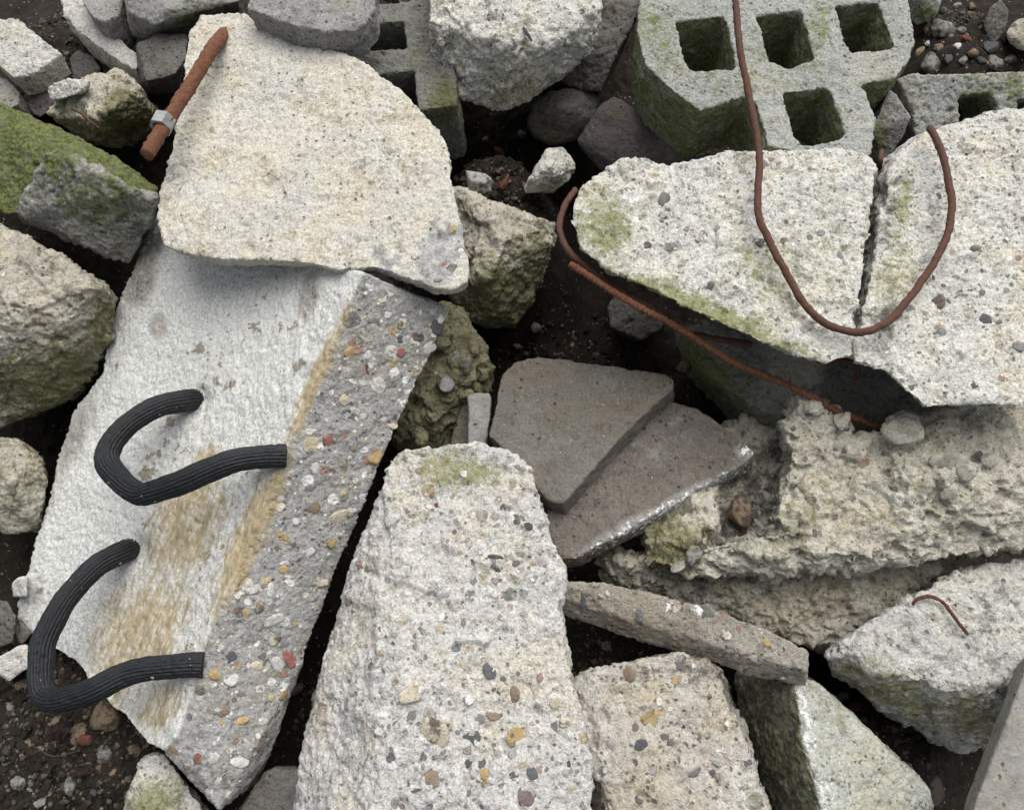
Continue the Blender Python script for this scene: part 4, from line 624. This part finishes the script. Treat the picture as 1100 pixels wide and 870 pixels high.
# gravel at the top right
for px, py, r, m, lb in ((1012, 32, 15, 'lime', 'longish pale grey pebble in the gravel at the top right'), (998, 34, 8, 'tan', 'tan pebble left of the longish pale grey one in the top right gravel'), (1020, 20, 9, 'brick', 'reddish pebble at the top of the gravel right of the hollow block'),
    (1000, 70, 12, 'lime', 'grey pebble in the gravel touching the hollow block on its side'), (1038, 44, 7, 'brick', 'small reddish pebble in the middle of the top right gravel'), (1028, 51, 5, 'white', 'tiny white pebble in the middle of the top right gravel'),
    (1068, 70, 11, 'lime', 'flat grey pebble against the block lying on its side'), (1064, 52, 8, 'slate', 'small slate pebble in the top right gravel below the black stone'), (1044, 24, 9, 'slate', 'dark pebble left of the black stone in the top right gravel')):
    pebble(px, py, r, m, lb)
pebble(988, 56, 5, 'tan', 'small yellow pebble at the right edge of the big hollow block', el=(1.6, .7, .6), z=.30)
R('stone', 'black angular flint at the top right of the gravel', 'stone', 'darkgrey', hulls=[[(1056, 26, .26), (1062, 8, .28), (1076, -2, .28), (1084, 12, .27), (1080, 34, .25), (1070, 48, .24), (1060, 44, .24), (1060, 20, .15), (1080, 20, .15)]], rough=(.003, .002, .001), vox=.0025, masks={'dark': [('a', 1.)]})
R('stone', 'olive grey rounded stone at the right edge above the block on its side', 'stone', 'mud', hulls=[[(1080, 36, .27), (1092, 22, .28), (1120, 18, .28), (1120, 56, .26), (1096, 54, .25), (1084, 48, .25), (1085, 35, .15), (1120, 30, .15), (1110, 54, .15)]], rough=(.003, .003, .001), vox=.0025, sm=8)
for k, (px, py, r, m) in enumerate(((992, 20, 5, 'lime'), (1008, 52, 6, 'tan'), (1018, 64, 6, 'slate'), (1032, 34, 5, 'lime'), (1034, 66, 6, 'lime'), (1046, 58, 6, 'tan'), (1052, 36, 5, 'lime'), (1054, 66, 5, 'slate'), (1022, 40, 4, 'tan'), (1044, 8, 6, 'tan'), (1028, 6, 6, 'lime'), (1014, 12, 5, 'slate'), (1084, 64, 7, 'lime'), (996, 48, 4, 'white'))):
    pebble(px, py, r, m, 'one of the little mixed pebbles in the gravel at the top right', 'little pebbles in the top right gravel')
# soil at the bottom left
for px, py, r, m, lb in ((28, 738, 9, 'tan', 'tan pebble on the soil just left of the bend of the lower rung'), (116, 768, 14, 'tan', 'brown wet pebble against the bottom left edge of the painted slab'), (92, 793, 7, 'brick', 'reddish pebble among the dead leaves on the soil'), (85, 786, 9, 'tan', 'tan pebble among the dead leaves on the soil'), (109, 810, 8, 'lime', 'grey pebble right of the dead leaves on the soil'), (143, 806, 7, 'tan', 'small tan pebble under the broken tip of the painted slab')):
    pebble(px, py, r, m, lb)
for k, (px, py, r, m) in enumerate(((12, 760, 5, 'lime'), (30, 800, 5, 'tan'), (20, 840, 6, 'lime'), (50, 852, 5, 'tan'), (75, 845, 6, 'lime'), (100, 850, 5, 'slate'), (60, 775, 5, 'tan'), (44, 862, 5, 'lime'), (120, 830, 5, 'tan'))):
    pebble(px, py, r, m, 'one of the little pebbles scattered on the dark soil at the bottom left', 'little pebbles on the bottom left soil')
for px, py, r, m in ((575, 352, 7, 'lime'), (612, 372, 6, 'tan'), (556, 372, 5, 'lime'), (938, 800, 7, 'tan'), (972, 826, 8, 'lime'), (905, 748, 6, 'lime'), (652, 694, 7, 'lime'), (318, 740, 7, 'lime'), (640, 382, 5, 'slate'), (986, 846, 6, 'slate'), (560, 145, 6, 'lime'), (520, 150, 5, 'tan')):
    pebble(px, py, r, m, 'one of the small dirty stones lying deep in the dark gaps between the slabs', 'small stones in the dark gaps')
def leaf(px, py, L, ang, label, group=None):
    c = on_ground(px, py); bm = bmesh.new(); L = L/620; n_ = 9; rows = []
    for i in range(n_):
        t = i/(n_-1); w = L*.32*math.sin(math.pi*min(1, t*.95+.03))**.7*(1+.25*math.sin(t*22)); row = []
        for s_ in (-1, -.5, 0, .5, 1):
            row.append(bm.verts.new((t*L-L/2, s_*w, .010+.012*abs(s_)*math.sin(t*5+px)+.008*math.sin(t*4+py))))
        rows.append(row)
    for i in range(n_-1):
        for k in range(4): bm.faces.new((rows[i][k], rows[i+1][k], rows[i+1][k+1], rows[i][k+1]))
    r = bmesh.ops.solidify(bm, geom=list(bm.faces), thickness=.0006); me = bm_mesh(bm, 'leaf'); me.materials.append(M['leaf'])
    o = bpy.data.objects.new('dead_leaf', me); COL.objects.link(o); o.location = c; o.rotation_euler = (random.uniform(-.2, .2), random.uniform(-.2, .2), math.radians(ang)); tag(o, label, 'leaf', group)
leaf(66, 784, 34, 20, 'dark brown lobed leaf lying on the soil below the bend of the lower rung')
leaf(78, 800, 30, -50, 'dark brown leaf under the lobed one on the bottom left soil')
leaf(96, 824, 26, 70, 'curled grey brown leaf near the tip of the painted slab')
leaf(52, 826, 28, 160, 'flat dark leaf pressed into the soil at the bottom left')
leaf(14, 744, 24, 10, 'reddish brown leaf on the soil at the left edge')
def twig(px, label, r=.0012):
    pts = []
    for a, b, dz in px: pts.append(on_ground(a, b)+np.array([0, 0, dz]))
    o = sweep('twig', pts, r, M['twig'], n=6, seg=6, jit=.0005); tag(o, label, 'twig')
twig([(82, 44, .03), (92, 56, .03), (98, 72, .025), (108, 84, .02)], 'thin brown twig across the dark stones in the upper left rubble')
twig([(88, 42, .025), (96, 60, .03), (96, 80, .02)], 'thin dark twig beside the brown one in the upper left rubble')
twig([(36, 800, .005), (60, 812, .008), (86, 806, .006)], 'thin twig lying under the leaves on the bottom left soil')
twig([(1046, 52, .008), (1056, 62, .01), (1062, 72, .008)], 'thin straw twig in the gravel at the top right')
# ------------------------------------------------------------------ light
SE, SR = math.radians(62), math.radians(22)      # elevation; azimuth from +Y (away from the viewer) towards +X
w = bpy.data.worlds.new('World'); S.world = w; w.use_nodes = True; nt = w.node_tree; nt.nodes.clear()
sky = nt.nodes.new('ShaderNodeTexSky'); sky.sky_type = 'NISHITA'; sky.sun_disc = False; sky.sun_elevation = SE; sky.sun_rotation = SR; sky.dust_density = 3.; sky.air_density = 1.2
hs = nt.nodes.new('ShaderNodeHueSaturation'); hs.inputs['Saturation'].default_value = .3
bg = nt.nodes.new('ShaderNodeBackground'); bg.inputs[1].default_value = .075; wo = nt.nodes.new('ShaderNodeOutputWorld')
nt.links.new(sky.outputs[0], hs.inputs['Color']); nt.links.new(hs.outputs[0], bg.inputs[0]); nt.links.new(bg.outputs[0], wo.inputs[0])
sd = bpy.data.lights.new('sun', 'SUN'); sd.energy = 2.1; sd.angle = math.radians(62); sd.color = (1, .98, .955)
so = bpy.data.objects.new('sun', sd); COL.objects.link(so); so.location = (1, 2, 4)
sv = Vector((math.sin(SR)*math.cos(SE), math.cos(SR)*math.cos(SE), math.sin(SE))); so.rotation_euler = sv.to_track_quat('Z', 'Y').to_euler()
S.view_settings.view_transform = 'Standard'; S.view_settings.look = 'None'; S.view_settings.gamma = 1; S.view_settings.exposure = .92
S.render.engine = 'CYCLES'; S.cycles.max_bounces = 3; S.cycles.diffuse_bounces = 2; S.cycles.glossy_bounces = 2
